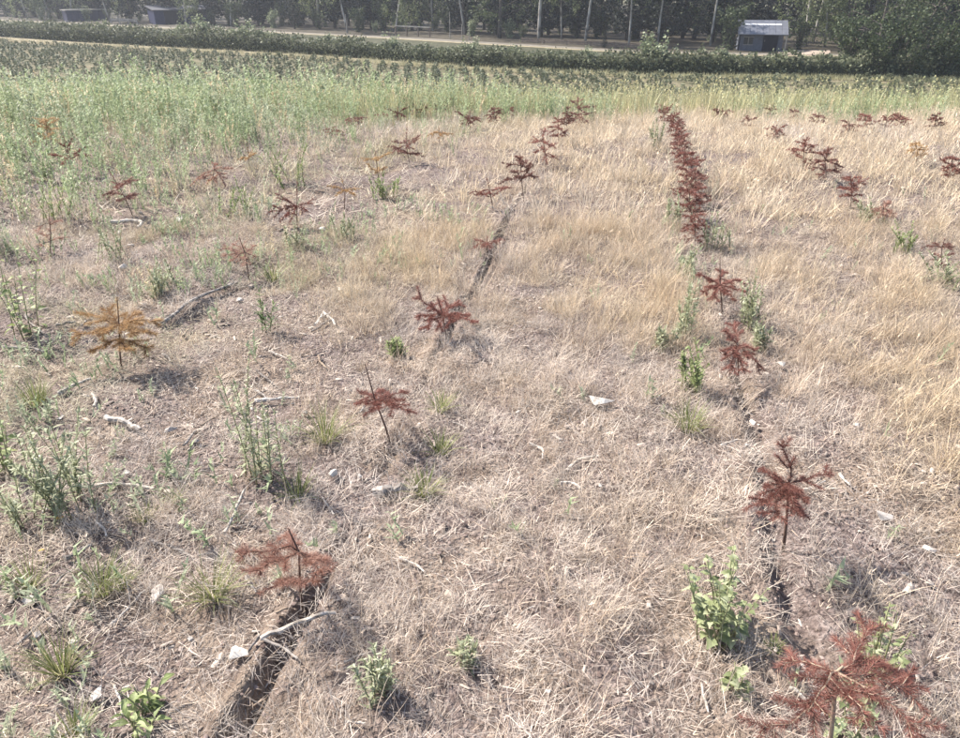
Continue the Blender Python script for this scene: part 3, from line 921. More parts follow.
# ------------------------------------------------------------------ single weeds
def lobed_leaf(seed, L, W, wide=True):
    r = np.random.default_rng(seed)
    prof = [(0, .03), (.14, .10), (.30, .78 if wide else .5), (.42, 1.0 if wide else .6), (.5, .72), (.62, .74 if wide else .42), (.74, .45), (.86, .3), (1.0, .0)]
    V = []; F = []
    for i, (t, w) in enumerate(prof):
        w *= r.uniform(.85, 1.15)
        zc = .10 * math.sin(t * 2.6) - .22 * t * t
        V += [(t * L, -w * W * .5, (zc + .10 * w) * L), (t * L, 0, zc * L), (t * L, w * W * .5, (zc + .10 * w * r.uniform(.6, 1.4)) * L)]
    for i in range(len(prof) - 1):
        a_ = i * 3
        F += [(a_, a_ + 1, a_ + 4, a_ + 3), (a_ + 1, a_ + 2, a_ + 5, a_ + 4)]
    return V, F


LEAVES = {}


def leaf_meshes(key, m, L, W, wide=True):
    if key not in LEAVES:
        LEAVES[key] = [mesh_from('leaf', *lobed_leaf(k * 5 + len(key), L, W, wide), m, np.full(27, .12 + .19 * k), smooth=True) for k in range(5)]
    return LEAVES[key]


def dims(px, by, ty, wpx):
    B = hit(px, by); ps = px_size(B[1], B[2])
    T = at_depth(px, ty, B[1]) - B
    H = max(.04, T[2])
    dims.tilt = T[0] / max(T[2], .02)
    return B, H, wpx * ps, ps


def broad_plant(name, px, by, ty, wpx, nleaf, key, m, label_, cat='weed', L=.034, W=.028, group='leafy weeds along the rows', nstem=6, seed=0, wide=True):
    r = np.random.default_rng(seed + px)
    B, H, Wd, ps = dims(px, by, ty, wpx)
    th = thing(name, B, label_, cat, group)
    lm = leaf_meshes(key, m, L, W, wide)
    per = nleaf // nstem
    for s in range(nstem):
        a_ = s * 6.283 / nstem + r.normal(0, .3); rr = Wd * .5 * (r.uniform(.45, 1) if s else .1)
        hh = H * (r.uniform(.6, .95) if s else 1.0)
        e = np.array([math.cos(a_) * rr + dims.tilt * hh * .6, math.sin(a_) * rr, hh])
        t = np.linspace(0, 1, 5)[:, None]
        pts = t * e; pts[:, :2] *= (.75 + .25 * t); pts[:, :2] += (e[:2] * .45 + r.normal(0, 1, 2) * Wd * .08)[None] * (1 - t); pts[0, 2] = -.015
        mb = MB(); mb.tube(pts, np.linspace(.0028, .0012, 5), 5, .5)
        st = link('stem', mb.mesh('stem', M_WSTEM, True), th)
        for k in range(per):
            f = .06 + .94 * (k + r.random()) / per
            p = np.array([np.interp(f, t[:, 0], pts[:, i]) for i in range(3)])
            lf = link('leaf', lm[r.integers(0, 5)], th)
            lf.location = p
            lf.rotation_euler = (r.normal(0, .35), r.uniform(-.55, .45), r.uniform(0, 6.28))
            sc = (1.15 - .55 * f) * r.uniform(.7, 1.15); lf.scale = (sc, sc, sc)
    return th


def stalk_plant(name, px, by, ty, wpx, m, label_, nstem=5, nleaf=34, L=.05, W=.010, group='upright weeds between the rows', seed=0, spread=.5, lean0=(.3, 1.25), segs=2, twig=True):
    """upright weed: stems with many small narrow leaves"""
    r = np.random.default_rng(seed + px * 3)
    B, H, Wd, ps = dims(px, by, ty, wpx)
    th = thing(name, B, label_, 'weed', group)
    L = max(L, 3.0 * ps); W = max(W, 1.5 * ps)
    for s in range(nstem):
        a_ = r.uniform(0, 6.28); rr = Wd * .5 * (math.sqrt(r.random()) if s else .05)
        hh = H * (r.uniform(.55, .95) if s else 1.0)
        e = np.array([math.cos(a_) * rr + dims.tilt * hh * .6, math.sin(a_) * rr, hh])
        t = np.linspace(0, 1, 5)[:, None]; pts = t * e; pts[:, :2] *= (.8 + .2 * t); pts[:, :2] += (r.normal(0, 1, 2) * Wd * .16 + e[:2] * .35)[None] * (1 - t); pts[0, 2] = -.015
        mb = MB(); mb.tube(pts, np.linspace(max(.0026, .35 * ps), max(.001, .2 * ps), 5), 4, .5)
        st = link('stem', mb.mesh('stem', M_WSTEM, True), th)
        f = r.uniform(.08, 1.0, nleaf)
        p = np.stack([np.interp(f, t[:, 0], pts[:, i]) for i in range(3)], 1)
        V, F = ribbons(p, r.uniform(0, 6.28, nleaf), r.uniform(*lean0, nleaf) + .25 * (1 - f), r.normal(.35, .4, nleaf), L * (1.35 - .9 * f) * r.uniform(.5, 1.35, nleaf), np.full(nleaf, W) * r.uniform(.7, 1.2, nleaf), segs, r.normal(0, .3, nleaf))
        link('foliage', mesh_from('foliage', V, F, m, np.repeat(np.clip(r.normal(.42, .18, nleaf) + .2 * f, 0, 1), 2 * segs + 1)), st, 'stuff')
    return th


def grass_clump(px, by, wpx, hpx, label_, nb=90, m=None, seed=0):
    r = np.random.default_rng(seed + px * 5)
    B, H, Wd, ps = dims(px, by, by - hpx, wpx)
    az = r.uniform(0, 6.28, nb); rr = Wd * .14 * np.sqrt(r.random(nb))
    base = np.c_[np.cos(az) * rr, np.sin(az) * rr, np.full(nb, -.005)]
    V, F = ribbons(base, az + r.normal(0, .4, nb), r.uniform(.05, .75, nb), r.normal(.6, .35, nb), np.maximum(H, Wd * .45) * r.uniform(.55, 1.15, nb), np.full(nb, max(.0032, .85 * ps)) * r.uniform(.7, 1.2, nb), 4, r.normal(0, .3, nb))
    o = link('green_grass_tuft', mesh_from('green_grass_tuft', V, F, m or M_GRASSG, np.repeat(np.clip(r.normal(.45, .22, nb), 0, 1), 9)))
    o.location = B
    return tag(o, label_, 'grass tuft', 'green grass tufts')


broad_plant('goosefoot_weed', 724, 634, 556, 88, 210, 'gf', M_BROAD, 'large pale green leafy weed left of the furrow in the right row', nstem=14, L=.036, W=.029)
broad_plant('goosefoot_weed', 884, 676, 612, 70, 100, 'gf2', M_BROAD, 'bright green bushy weed behind the nearest dead sapling at lower right', L=.03, W=.02, nstem=10)
broad_plant('goosefoot_weed', 738, 696, 664, 38, 24, 'gf', M_BROAD, 'small pale leafy weed below the large leafy weed', nstem=4)
broad_plant('goosefoot_weed', 858, 742, 706, 80, 60, 'gf2', M_BROAD, 'low green weed under the branches of the nearest dead sapling', L=.026, W=.018, nstem=6)
broad_plant('thistle_rosette', 148, 722, 688, 58, 40, 'ths', M_GREENW, 'low yellow green thistle rosette at the lower left', L=.055, W=.022, nstem=8)
broad_plant('goosefoot_weed', 6, 474, 418, 34, 40, 'gf3', M_GREENW, 'bright green leafy weed cut by the left edge of the picture', L=.05, W=.032, nstem=5)
broad_plant('goosefoot_weed', 24, 332, 250, 50, 72, 'gf3', M_GREENW, 'tall green leafy weed near the left edge beside the orange sapling', L=.05, W=.03, nstem=6)
stalk_plant('silvery_weed', 374, 702, 644, 40, M_SILVER, 'silvery grey weed with narrow leaves at the bottom centre left', 8, 30, .036, .007)
stalk_plant('silvery_weed', 463, 664, 640, 38, M_SILVER, 'tiny silvery weed right of the larger silvery one', 7, 20, .035, .008)
stalk_plant('mugwort_stalk', 258, 486, 354, 62, M_SILVER, 'tall slender grey green weed standing alone left of centre', 9, 56, .036, .008)
stalk_plant('mugwort_stalk', 62, 506, 402, 84, M_SILVER, 'wide grey green weed clump at the left above the pale stick', 16, 46, .045, .009)
stalk_plant('mugwort_stalk', 20, 520, 470, 50, M_SILVER, 'grey green weed at the left edge under the wide clump', 6, 30, .045, .008)
stalk_plant('narrow_leaf_weed', 261, 334, 292, 32, M_DARKW, 'dark green weed with long narrow leaves below the fan shaped sapling', 3, 22, .075, .010)
for i, (px, by, ty, w, lab) in enumerate((
        (752, 330, 268, 34, 'grey green weed right of the low branched dead sapling'), (688, 336, 268, 28, 'grey green weed left of the low branched dead sapling'),
        (692, 388, 338, 34, 'dull green weed left of the crumpled dead sapling'), (716, 248, 212, 34, 'grey green weed clump behind the low branched dead sapling'),
        (664, 345, 325, 30, 'small pale green weed in the grass left of the right row'), (944, 284, 250, 52, 'pale grey green weed clump at the right edge'),
        (908, 252, 222, 46, 'grey green weed clump in the second row from the right'), (868, 222, 198, 40, 'small grey green weed between two saplings on the right'),
        (676, 225, 190, 24, 'small green weed left of the dense sapling row'), (655, 150, 118, 18, 'green weed at the far end of the dense row'),
        (285, 185, 132, 54, 'tall yellow green weed behind the spreading dead sapling'), (296, 250, 224, 28, 'blue green weed at the foot of the spreading dead sapling'),
        (105, 262, 214, 64, 'broad green weed between the half bare and the leaning saplings'), (55, 222, 165, 60, 'tall green weed behind the half bare sapling'),
        (385, 196, 172, 34, 'green weed beside the thin orange sapling'), (238, 215, 176, 50, 'pale green weed right of the flat topped faded sapling'),
        (345, 240, 212, 30, 'small light green weed below an orange sapling'), (160, 292, 262, 40, 'small green weed under the leaning dark sapling'),
        (398, 355, 338, 22, 'tiny blue green weed near the furrow left of centre'), (690, 275, 244, 30, 'dark green weed in the right row before the dense saplings'),
        (215, 128, 92, 70, 'tall pale weed in the thicket at back left'), (760, 350, 320, 22, 'narrow grey green weed right of the furrow'))):
    stalk_plant('upright_weed', px, by, ty, w, (M_SILVER, M_SILVER, M_GREENW, M_SILVER)[i % 4] if i not in (10, 13, 15, 20) else M_GREENW, lab, 10, 34, .04, .010)
for px, by, w, h, lab in ((440, 450, 34, 22, 'bright green grass tuft right of the leaning dead sapling'), (424, 497, 44, 30, 'green grass tuft at the end of the grey log'), (175, 503, 30, 18, 'small green grass tuft below the wide pale wood'),
                          (213, 597, 66, 40, 'large yellow green grass tuft left of the broken sapling'), (102, 592, 54, 34, 'dull green grass tuft at the left among sticks'), (36, 402, 60, 26, 'wide dark green grass tuft near the left edge'),
                          (272, 280, 34, 22, 'dark green grass tuft right of the fan shaped sapling'), (62, 672, 44, 36, 'upright green grass tuft at the lower left'), (76, 742, 46, 30, 'green grass tuft cut by the bottom edge at left'),
                          (688, 428, 70, 20, 'flat faded green grass tuft left of the right furrow'), (146, 522, 34, 20, 'small olive grass tuft right of the pale stick'), (325, 440, 44, 40, 'olive grass tuft left of the leaning sapling'),
                          (298, 498, 40, 34, 'olive grass tuft beside the tall slender weed'), (120, 585, 40, 22, 'short green grass tuft left of the large tuft'), (770, 660, 28, 24, 'thin green grass tuft under the large leafy weed'), (30, 585, 40, 30, 'dull green grass tuft above the white chip'), (440, 410, 30, 22, 'pale green grass tuft on the furrow left of centre')):
    grass_clump(px, by, w, h, lab, nb=110 if w > 40 else 70)

# ------------------------------------------------------------------ sticks, bark, stones
def stick(a, b, rpx, m, label_, name='stick', bend=.025, fork=False, lift=(.0, .0), seed=0):
    r = np.random.default_rng(seed + int(a[0] * 3 + a[1]))
    A, Bq = hit(*a), hit(*b)
    ps = px_size(A[1]); rad = rpx * ps
    n = 9; t = np.linspace(0, 1, n)[:, None]
    pts = A + (Bq - A) * t
    ln = np.linalg.norm(Bq - A); sd = unit(np.cross(Bq - A, np.array([0, 0, 1.0])))
    pts[:, :2] += (sd * (np.sin(t * math.pi) * bend * ln * r.choice([-1, 1]) + np.sin(t * 7 + r.random()) * .012 * ln))[:, :2]
    pts[:, 2] = np.maximum(ground(pts[:, 0], pts[:, 1]), pts[:, 2]) + rad * .8 + .012 + lift[0] + (lift[1] - lift[0]) * t[:, 0]
    org = pts.mean(0); org[2] = pts[:, 2].min() - rad
    mb = MB(); rr = rad * np.linspace(1.1, .7, n) * (1 + r.normal(0, .2, n))
    pts[1:-1] += r.normal(0, rad * .18, (n - 2, 3))
    mb.tube(pts - org, rr, 7, .5)
    if fork:
        k = 4; e = pts[k] + (Bq - A) * .35 + sd * ln * .3; e[2] = pts[k][2] + .01
        mb.tube((np.linspace(0, 1, 4)[:, None] * (e - pts[k]) + pts[k]) - org, rad * np.linspace(.7, .4, 4), 6, .5)
    o = link(name, mb.mesh(name, m, False)); o.location = org
    return tag(o, label_, 'log' if name == 'log' else 'stick')


def chunk(px, py, wpx, hpx, m, label_, name, cat, flat=.35, seed=0, rot=0.0, up=.012):
    """irregular lump: hull of random points"""
    import bmesh
    r = np.random.default_rng(seed + px * 3 + py)
    P = hit(px, py); ps = px_size(P[1])
    sx, sy = wpx * ps * .5, hpx * ps * .5 / max(.3, math.sin(math.atan2(EYE, P[1])))
    bm = bmesh.new()
    for k in range(11):
        d = unit(r.normal(0, 1, 3)) * r.uniform(.6, 1.15)
        bm.verts.new((d[0] * sx, d[1] * sy * .8, d[2] * min(sx, sy) * flat))
    bmesh.ops.convex_hull(bm, input=bm.verts)
    bmesh.ops.delete(bm, geom=[v_ for v_ in bm.verts if not v_.link_faces], context='VERTS')
    bmesh.ops.bevel(bm, geom=bm.edges[:], offset=min(sx, sy) * .035, segments=1, affect='EDGES')
    me = bpy.data.meshes.new(name); bm.to_mesh(me); bm.free(); me.materials.append(m)
    o = link(name, me); o.location = (P[0], P[1], P[2] + min(sx, sy) * flat * .5 + up); o.rotation_euler = (r.normal(0, .12), r.normal(0, .12), rot)
    return tag(o, label_, cat)


chunk(237, 656, 30, 20, M_BONE, 'white bleached bark piece at the end of the pale stick, lower left', 'bark_piece', 'bark', .35, rot=-.5, up=.02)
chunk(333, 477, 13, 20, M_BONE, 'white upright bark chip below the leaning dead sapling', 'bark_chip', 'bark', .8, up=.02)
chunk(30, 602, 18, 10, M_BONE, 'white flat chip at the lower left edge', 'bark_chip', 'bark', .4)
chunk(100, 702, 18, 24, M_STONE, 'pale grey chip at the bottom left beside the thistle rosette', 'bark_chip', 'bark', .4)
chunk(158, 594, 14, 26, M_STONE, 'grey bark scrap left of the large grass tuft', 'bark_chip', 'bark', .3)
chunk(881, 522, 22, 13, M_STONE, 'pale grey stone in the grass at the right', 'stone', 'stone', .5)
chunk(599, 408, 34, 10, M_BONE, 'white wood slab in the grass between the two furrows', 'bark_piece', 'bark', .35, up=.02)
chunk(324, 236, 8, 9, M_BONE, 'small white stone below the spreading dead sapling', 'stone', 'stone', .8, up=.03)
chunk(124, 274, 12, 5, M_BONE, 'small white chip below the leaning dark sapling', 'bark_chip', 'bark', .5, up=.02)
chunk(752, 426, 6, 10, M_BONE, 'tiny white chip beside the right furrow', 'bark_chip', 'bark', .5, up=.02)
chunk(780, 370, 12, 6, M_BONE, 'tiny white chip right of the crumpled sapling', 'bark_chip', 'bark', .5, up=.02)
chunk(45, 515, 9, 14, M_BONE, 'small pale chip under the wide weed clump', 'bark_chip', 'bark', .5)
chunk(42, 552, 9, 10, M_YELLOW, 'pale yellow leaf lying at the left, the lower of two', 'fallen_leaf', 'leaf', .1, up=.02)
chunk(60, 523, 14, 9, M_YELLOW, 'orange yellow leaf lying at the left, the upper of two', 'fallen_leaf', 'leaf', .1, up=.02)
for k, (px, py, w, h) in enumerate(((75, 645, 12, 9), (190, 640, 9, 8), (172, 650, 8, 7), (128, 480, 8, 8), (172, 436, 14, 8), (196, 444, 12, 7), (62, 420, 8, 6), (40, 640, 9, 7), (275, 205, 8, 5), (600, 488, 8, 6), (548, 700, 9, 7), (650, 690, 7, 6), (855, 430, 9, 8), (360, 480, 8, 7), (305, 415, 10, 7), (340, 295, 9, 6), (240, 300, 9, 5), (930, 585, 10, 8), (120, 235, 9, 5), (180, 220, 8, 5))):
    c_ = chunk(px, py, w, h, (M_BONE, M_STONE, M_WOODG)[k % 3], 'small weathered wood scrap lying among the dead grass', 'wood_scrap', 'wood scrap', .5, up=.012)
    c_['group'] = 'small wood scraps scattered on the ground'
stick((262, 645), (336, 619), 2.6, M_WOOD, 'thick pale stick lying across the furrow at the lower left', lift=(.0, .02))
stick((262, 642), (248, 656), 1.5, M_WOODG, 'short grey twig between the pale stick and the white bark', lift=(.01, .0))
stick((267, 650), (300, 668), 1.3, M_WOODG, 'thin grey twig under the pale stick across the furrow')
stick((78, 488), (156, 494), 2.2, M_WOOD, 'long pale stick lying level at the left below the weed clump')
stick((108, 423), (142, 434), 3.4, M_WOOD, 'broad pale wood splinter at the left above the long stick', name='splinter')
stick((95, 399), (97, 414), 1.8, M_WOOD, 'short pale peg of wood left of the broad splinter')
stick((374, 498), (418, 494), 5.2, M_WOODG, 'short grey log with split bark below the leaning sapling', name='log', bend=.02)
stick((315, 327), (324, 316), 1.4, M_BONE, 'small white forked twig in the grass left of centre', fork=True)
stick((324, 316), (336, 328), 1.3, M_BONE, 'white twig crossing the small forked twig left of centre')
stick((566, 474), (598, 459), 1.5, M_WOOD, 'curved pale twig in the middle of the picture', bend=.16)
stick((560, 485), (580, 492), 1.8, M_BONE, 'short white twig just below the curved pale twig', bend=.2)
stick((530, 444), (543, 459), 1.3, M_WOOD, 'thin bent twig left of the curved pale twig', bend=.2)
stick((224, 532), (246, 500), 1.3, M_WOOD, 'slender pale stick leaning left of the tall slender weed', lift=(0, .05))
stick((66, 616), (106, 568), 2.0, M_WOODG, 'grey stick at the lower left between grass tufts')
stick((20, 650), (70, 612), 1.6, M_WOODG, 'long grey stick in the lower left corner')
stick((66, 562), (92, 548), 2.4, M_WOODG, 'short dark stick above the grey stick at lower left')
stick((112, 630), (150, 585), 1.3, M_WOOD, 'thin pale stick right of the dull green tuft')
stick((112, 226), (140, 236), 2.0, M_WOOD, 'curved pale root under the leaning dark sapling', name='root', bend=.3, lift=(.0, .03))
stick((158, 330), (236, 284), 1.9, M_WOODG, 'long pale weathered branch along the first left row', bend=.03)
stick((0, 345), (50, 352), 1.6, M_WOODG, 'grey stick at the left edge beside the orange sapling')
stick((60, 400), (92, 384), 2.2, M_WOOD, 'pale branch lying behind the wide weed clump')
stick((806, 713), (828, 724), 2.2, M_BONE, 'white stick end beside the stem of the nearest sapling')
stick((786, 700), (804, 711), 1.8, M_BONE, 'pale twig left of the nearest sapling stem')
stick((744, 452), (756, 456), 1.5, M_WOODG, 'dark twig across the right furrow')
stick((700, 690), (708, 716), 1.4, M_WOOD, 'pale upright twig left of the small leafy weed')
stick((116, 690), (124, 720), 1.2, M_WOOD, 'thin pale twig beside the thistle rosette')
stick((150, 540), (190, 552), 1.4, M_WOODG, 'thin grey twig above the large grass tuft')
stick((400, 560), (425, 575), 1.2, M_WOOD, 'thin straw pale twig right of the broken sapling')
stick((255, 402), (300, 398), 1.8, M_BONE, 'pale peeled twig behind the tall slender weed')
stick((345, 668), (372, 655), 1.1, M_WOOD, 'thin pale twig left of the silvery weed')
for k in range(46):                                     # further small twigs
    px = int(rng.uniform(10, 950)) if k % 3 == 0 else int(rng.uniform(5, 330)); py = int(rng.uniform(300, 730))
    an_ = rng.uniform(-1.2, 1.2); ln_ = rng.uniform(12, 32)
    s_o = stick((px, py), (px + ln_ * math.cos(an_), py + ln_ * math.sin(an_) * .7), rng.uniform(.7, 1.4), (M_WOOD, M_WOODG, M_STEM_PALE)[k % 3], 'thin dry twig lying among the dead grass', name='twig', bend=rng.uniform(0, .08), seed=k)
    s_o['group'] = 'thin twigs scattered on the ground'

# ------------------------------------------------------------------ far plantation
M_FIR = leafy('young_fir_needles', [(0, (.06, .07, .042)), (.5, (.13, .145, .088)), (1, (.24, .255, .16))], 0.15, 0.6)
M_BARK = noisy('dark_bark', [(.3, (.05, .042, .035)), (.7, (.13, .115, .1))], 8, bump=.6)


def fir_mesh(seed, n=90):
    r = np.random.default_rng(seed)
    h = r.random(n) ** .8; rr = .48 * (1 - h * .80) * r.uniform(.5, 1.0, n); a_ = r.uniform(0, 6.28, n)
    c_ = np.c_[np.cos(a_) * rr * .45, np.sin(a_) * rr * .55, .05 + h * .42]
    d = np.c_[np.cos(a_), np.sin(a_), r.uniform(.0, .7, n)]; L = .17 * r.uniform(.6, 1.2, n) * (1.1 - .5 * h)
    w = unit(np.cross(d, r.normal(0, 1, (n, 3)))) * .036
    V = np.stack([c_ - w, c_ + w, c_ + d * L[:, None]], 1).reshape(-1, 3)
    return V, np.arange(n * 3).reshape(-1, 3), np.repeat(np.clip(.25 + .5 * h + r.normal(0, .15, n), 0, 1), 3)


firs = [fir_mesh(400 + k) for k in range(5)]
fir_me = [mesh_from('young_fir', V, F, M_FIR, S) for V, F, S in firs]
cand = []
hd = unit(HEDGE[-2] - HEDGE[1]); hnn = np.array([-hd[1], hd[0]])
for i in range(-10, 108):
    for j in range(2, 42):
        p = HEDGE[1] + hd * (i * 1.15 + (j % 2) * .5) - hnn * (j * 1.05 + .5)
        if rng.random() < .12:
            continue
        p = p + rng.normal(0, .1, 2)
        # stay on the field side of the verge
        dd = np.linalg.norm(hp - p, axis=1); kk = dd.argmin()
        side = np.dot(p - hp[kk], hn[kk])
        if side > -(np.linspace(7.5, 1.3, 40)[kk] + .3) or p[1] < 40:
            continue
        if abs(p[0]) > (p[1] * math.cos(PITCH) + 5.9 * math.sin(PITCH)) * .70:
            continue
        cand.append((p[0], p[1]))
cand = np.array(cand)
vis = (EYE - ground(cand[:, 0], cand[:, 1])) / cand[:, 1] < .128 - .03 * sstep(10, -30, cand[:, 0])
order = np.argsort(np.where(vis, np.hypot(cand[:, 0], cand[:, 1]), 1e3 + cand[:, 1]))
for k in order[:300]:
    o = link('young_fir_tree', fir_me[k % 5]); o.location = (*cand[k], float(ground(*cand[k])) - .02); o.rotation_euler[2] = rng.uniform(0, 6.28)
    s_ = rng.uniform(.75, 1.25); o.scale = (s_, s_, s_ * rng.uniform(.85, 1.1))
    tag(o, 'small dark green fir bush in the rows of the far plantation', 'young fir', 'young firs of the far plantation')
rest = cand[order[300:]]
n = len(rest)
M3 = leafy('young_fir_mass', [(0, (.06, .07, .042)), (.5, (.13, .145, .088)), (1, (.24, .255, .16))], 0.15, 0.6)
scatter('far_young_firs', 'rows of small dark green firs in the far plantation', np.c_[rest, ground(rest[:, 0], rest[:, 1]) - .02], np.c_[np.zeros((n, 2)), rng.uniform(0, 6.28, n)], rng.uniform(.75, 1.25, n), rng.integers(0, 5, n), np.ones((n, 3)), [(V, F, M3, S) for V, F, S in firs])
# dry grass between the young firs and the verge
vg = [tuft('verge', 8, .2, .25, .5, (.05, .6), (.3, .3), .035, 1, seed=s + 500) for s in range(4)]
q = rng.random(5200); hq, he = along(HEDGE, q); nn_ = np.stack([-he[:, 1], he[:, 0]], 1)
wv = 7.5 - 6.2 * q
pq = hq - nn_ * (rng.uniform(.5, 1.15, len(q)) * wv)[:, None]
keep = np.abs(pq[:, 0]) < pq[:, 1] * .72 + 4; pq = pq[keep]; q = q[keep]
lay('verge_grass', 'pale dry grass along the foot of the hedge', pq[:, 0], pq[:, 1], vg, .5, 1.1, (STRAW_GOLD * .8)[None] * (1 - q[:, None]) + np.array([.40, .40, .22])[None] * q[:, None])

# ------------------------------------------------------------------ hedge
M_HEDGE = leafy('hedge_leaf', [(0, (.06, .068, .04)), (.5, (.135, .15, .085)), (1, (.25, .265, .16))], 0.25, 0.6)
M_CORE = noisy('hedge_core', [(.3, (.03, .035, .02)), (.7, (.06, .065, .035))], 6, bump=.8)


def leaf_quads(c_, size, r, droop=0.0):
    n = len(c_)
    d = unit(r.normal(0, 1, (n, 3)) - np.array([0, 0, droop])); w = unit(np.cross(d, r.normal(0, 1, (n, 3))))
    L = size * r.uniform(.6, 1.3, n)
    a_ = d * L[:, None] * .5; b_ = w * (L * r.uniform(.3, .55, n))[:, None]
    return np.stack([c_ - a_, c_ - b_ * .9 + a_ * .1, c_ + a_, c_ + b_ * .9 + a_ * .1], 1).reshape(-1, 3)


def hedge_top(s):
    return 1.5 - .5 * sstep(.4, .75, s) + .7 * (fbm(s * 60, s * 0 + 2, 161) - .5) + .5 * (vnoise(s * 260, s * 0 + 5, 163) - .5) + .25 * sstep(.74, .80, s)


th = thing('hedge', (*along(HEDGE, .45)[0], VALLEY), 'long dark green hedge crossing behind the far plantation', 'hedge')
org = np.array([*along(HEDGE, .45)[0], VALLEY])
n = 34000
s_ = rng.random(n); P_, T_ = along(HEDGE, s_); N_ = np.stack([-T_[:, 1], T_[:, 0]], 1)
ht = hedge_top(s_)
face = rng.random(n)
ac = np.where(face < .55, rng.normal(-.75, .13, n), rng.uniform(-.8, .8, n))
zz = np.where(face < .55, rng.uniform(.05, 1, n) * ht, ht * (.94 + np.abs(rng.normal(0, .13, n))))
XY = P_ + N_ * ac[:, None]
c_ = np.c_[XY, ground(XY[:, 0], XY[:, 1]) + zz] - org
V = leaf_quads(c_, .19, rng)
core = MB()  # opaque lumpy core added inside the leaves to block light
ss = np.linspace(0, 1, 170); Pc, Tc = along(HEDGE, ss); Nc = np.stack([-Tc[:, 1], Tc[:, 0]], 1); hc = hedge_top(ss) * .9
cols = []
for of, hf in ((-.62, 0), (-.68, .5), (-.5, .95), (0, 1.0), (.5, .95), (.65, .5), (.6, 0)):
    xy = Pc + Nc * (of * (1 + .18 * (rng.random(170) - .5)))[:, None]
    cols.append(np.c_[xy, ground(xy[:, 0], xy[:, 1]) - .05 + hf * hc] - org)
CV = np.stack(cols, 1).reshape(-1, 3)
CF = np.array([(i * 7 + j, i * 7 + j + 1, (i + 1) * 7 + j + 1, (i + 1) * 7 + j) for i in range(169) for j in range(6)])
link('light_blocking_core', mesh_from('light_blocking_core', CV, CF, M_CORE, smooth=False), th)
link('foliage', mesh_from('foliage', V, np.arange(len(V)).reshape(-1, 4), M_HEDGE, np.repeat(np.clip(rng.normal(.40, .2, n) + .5 * (fbm(s_ * 110, zz * .8, 181) - .5), 0, 1), 4)), th, 'stuff')

# ------------------------------------------------------------------ shrubs and trees
M_LEAF_A = leafy('birch_leaf', [(0, (.06, .08, .035)), (.5, (.15, .175, .085)), (1, (.28, .30, .16))], 0.35, 0.6)
M_LEAF_B = leafy('oak_leaf', [(0, (.028, .042, .02)), (.5, (.062, .082, .038)), (1, (.14, .165, .08))], 0.3, 0.6)
M_LEAF_C = leafy('spruce_needle', [(0, (.012, .016, .013)), (.5, (.024, .031, .023)), (1, (.05, .06, .042))], 0.12, 0.7)
M_LEAF_P = leafy('pale_shrub_leaf', [(0, (.12, .145, .08)), (.5, (.24, .27, .16)), (1, (.38, .41, .27))], 0.3, 0.6)
M_BIRCH = noisy('birch_bark', [(.32, (.08, .07, .062)), (.46, (.27, .25, .225)), (.7, (.44, .42, .385))], 3.0, bump=.3, stretch=(1, 1, .4))


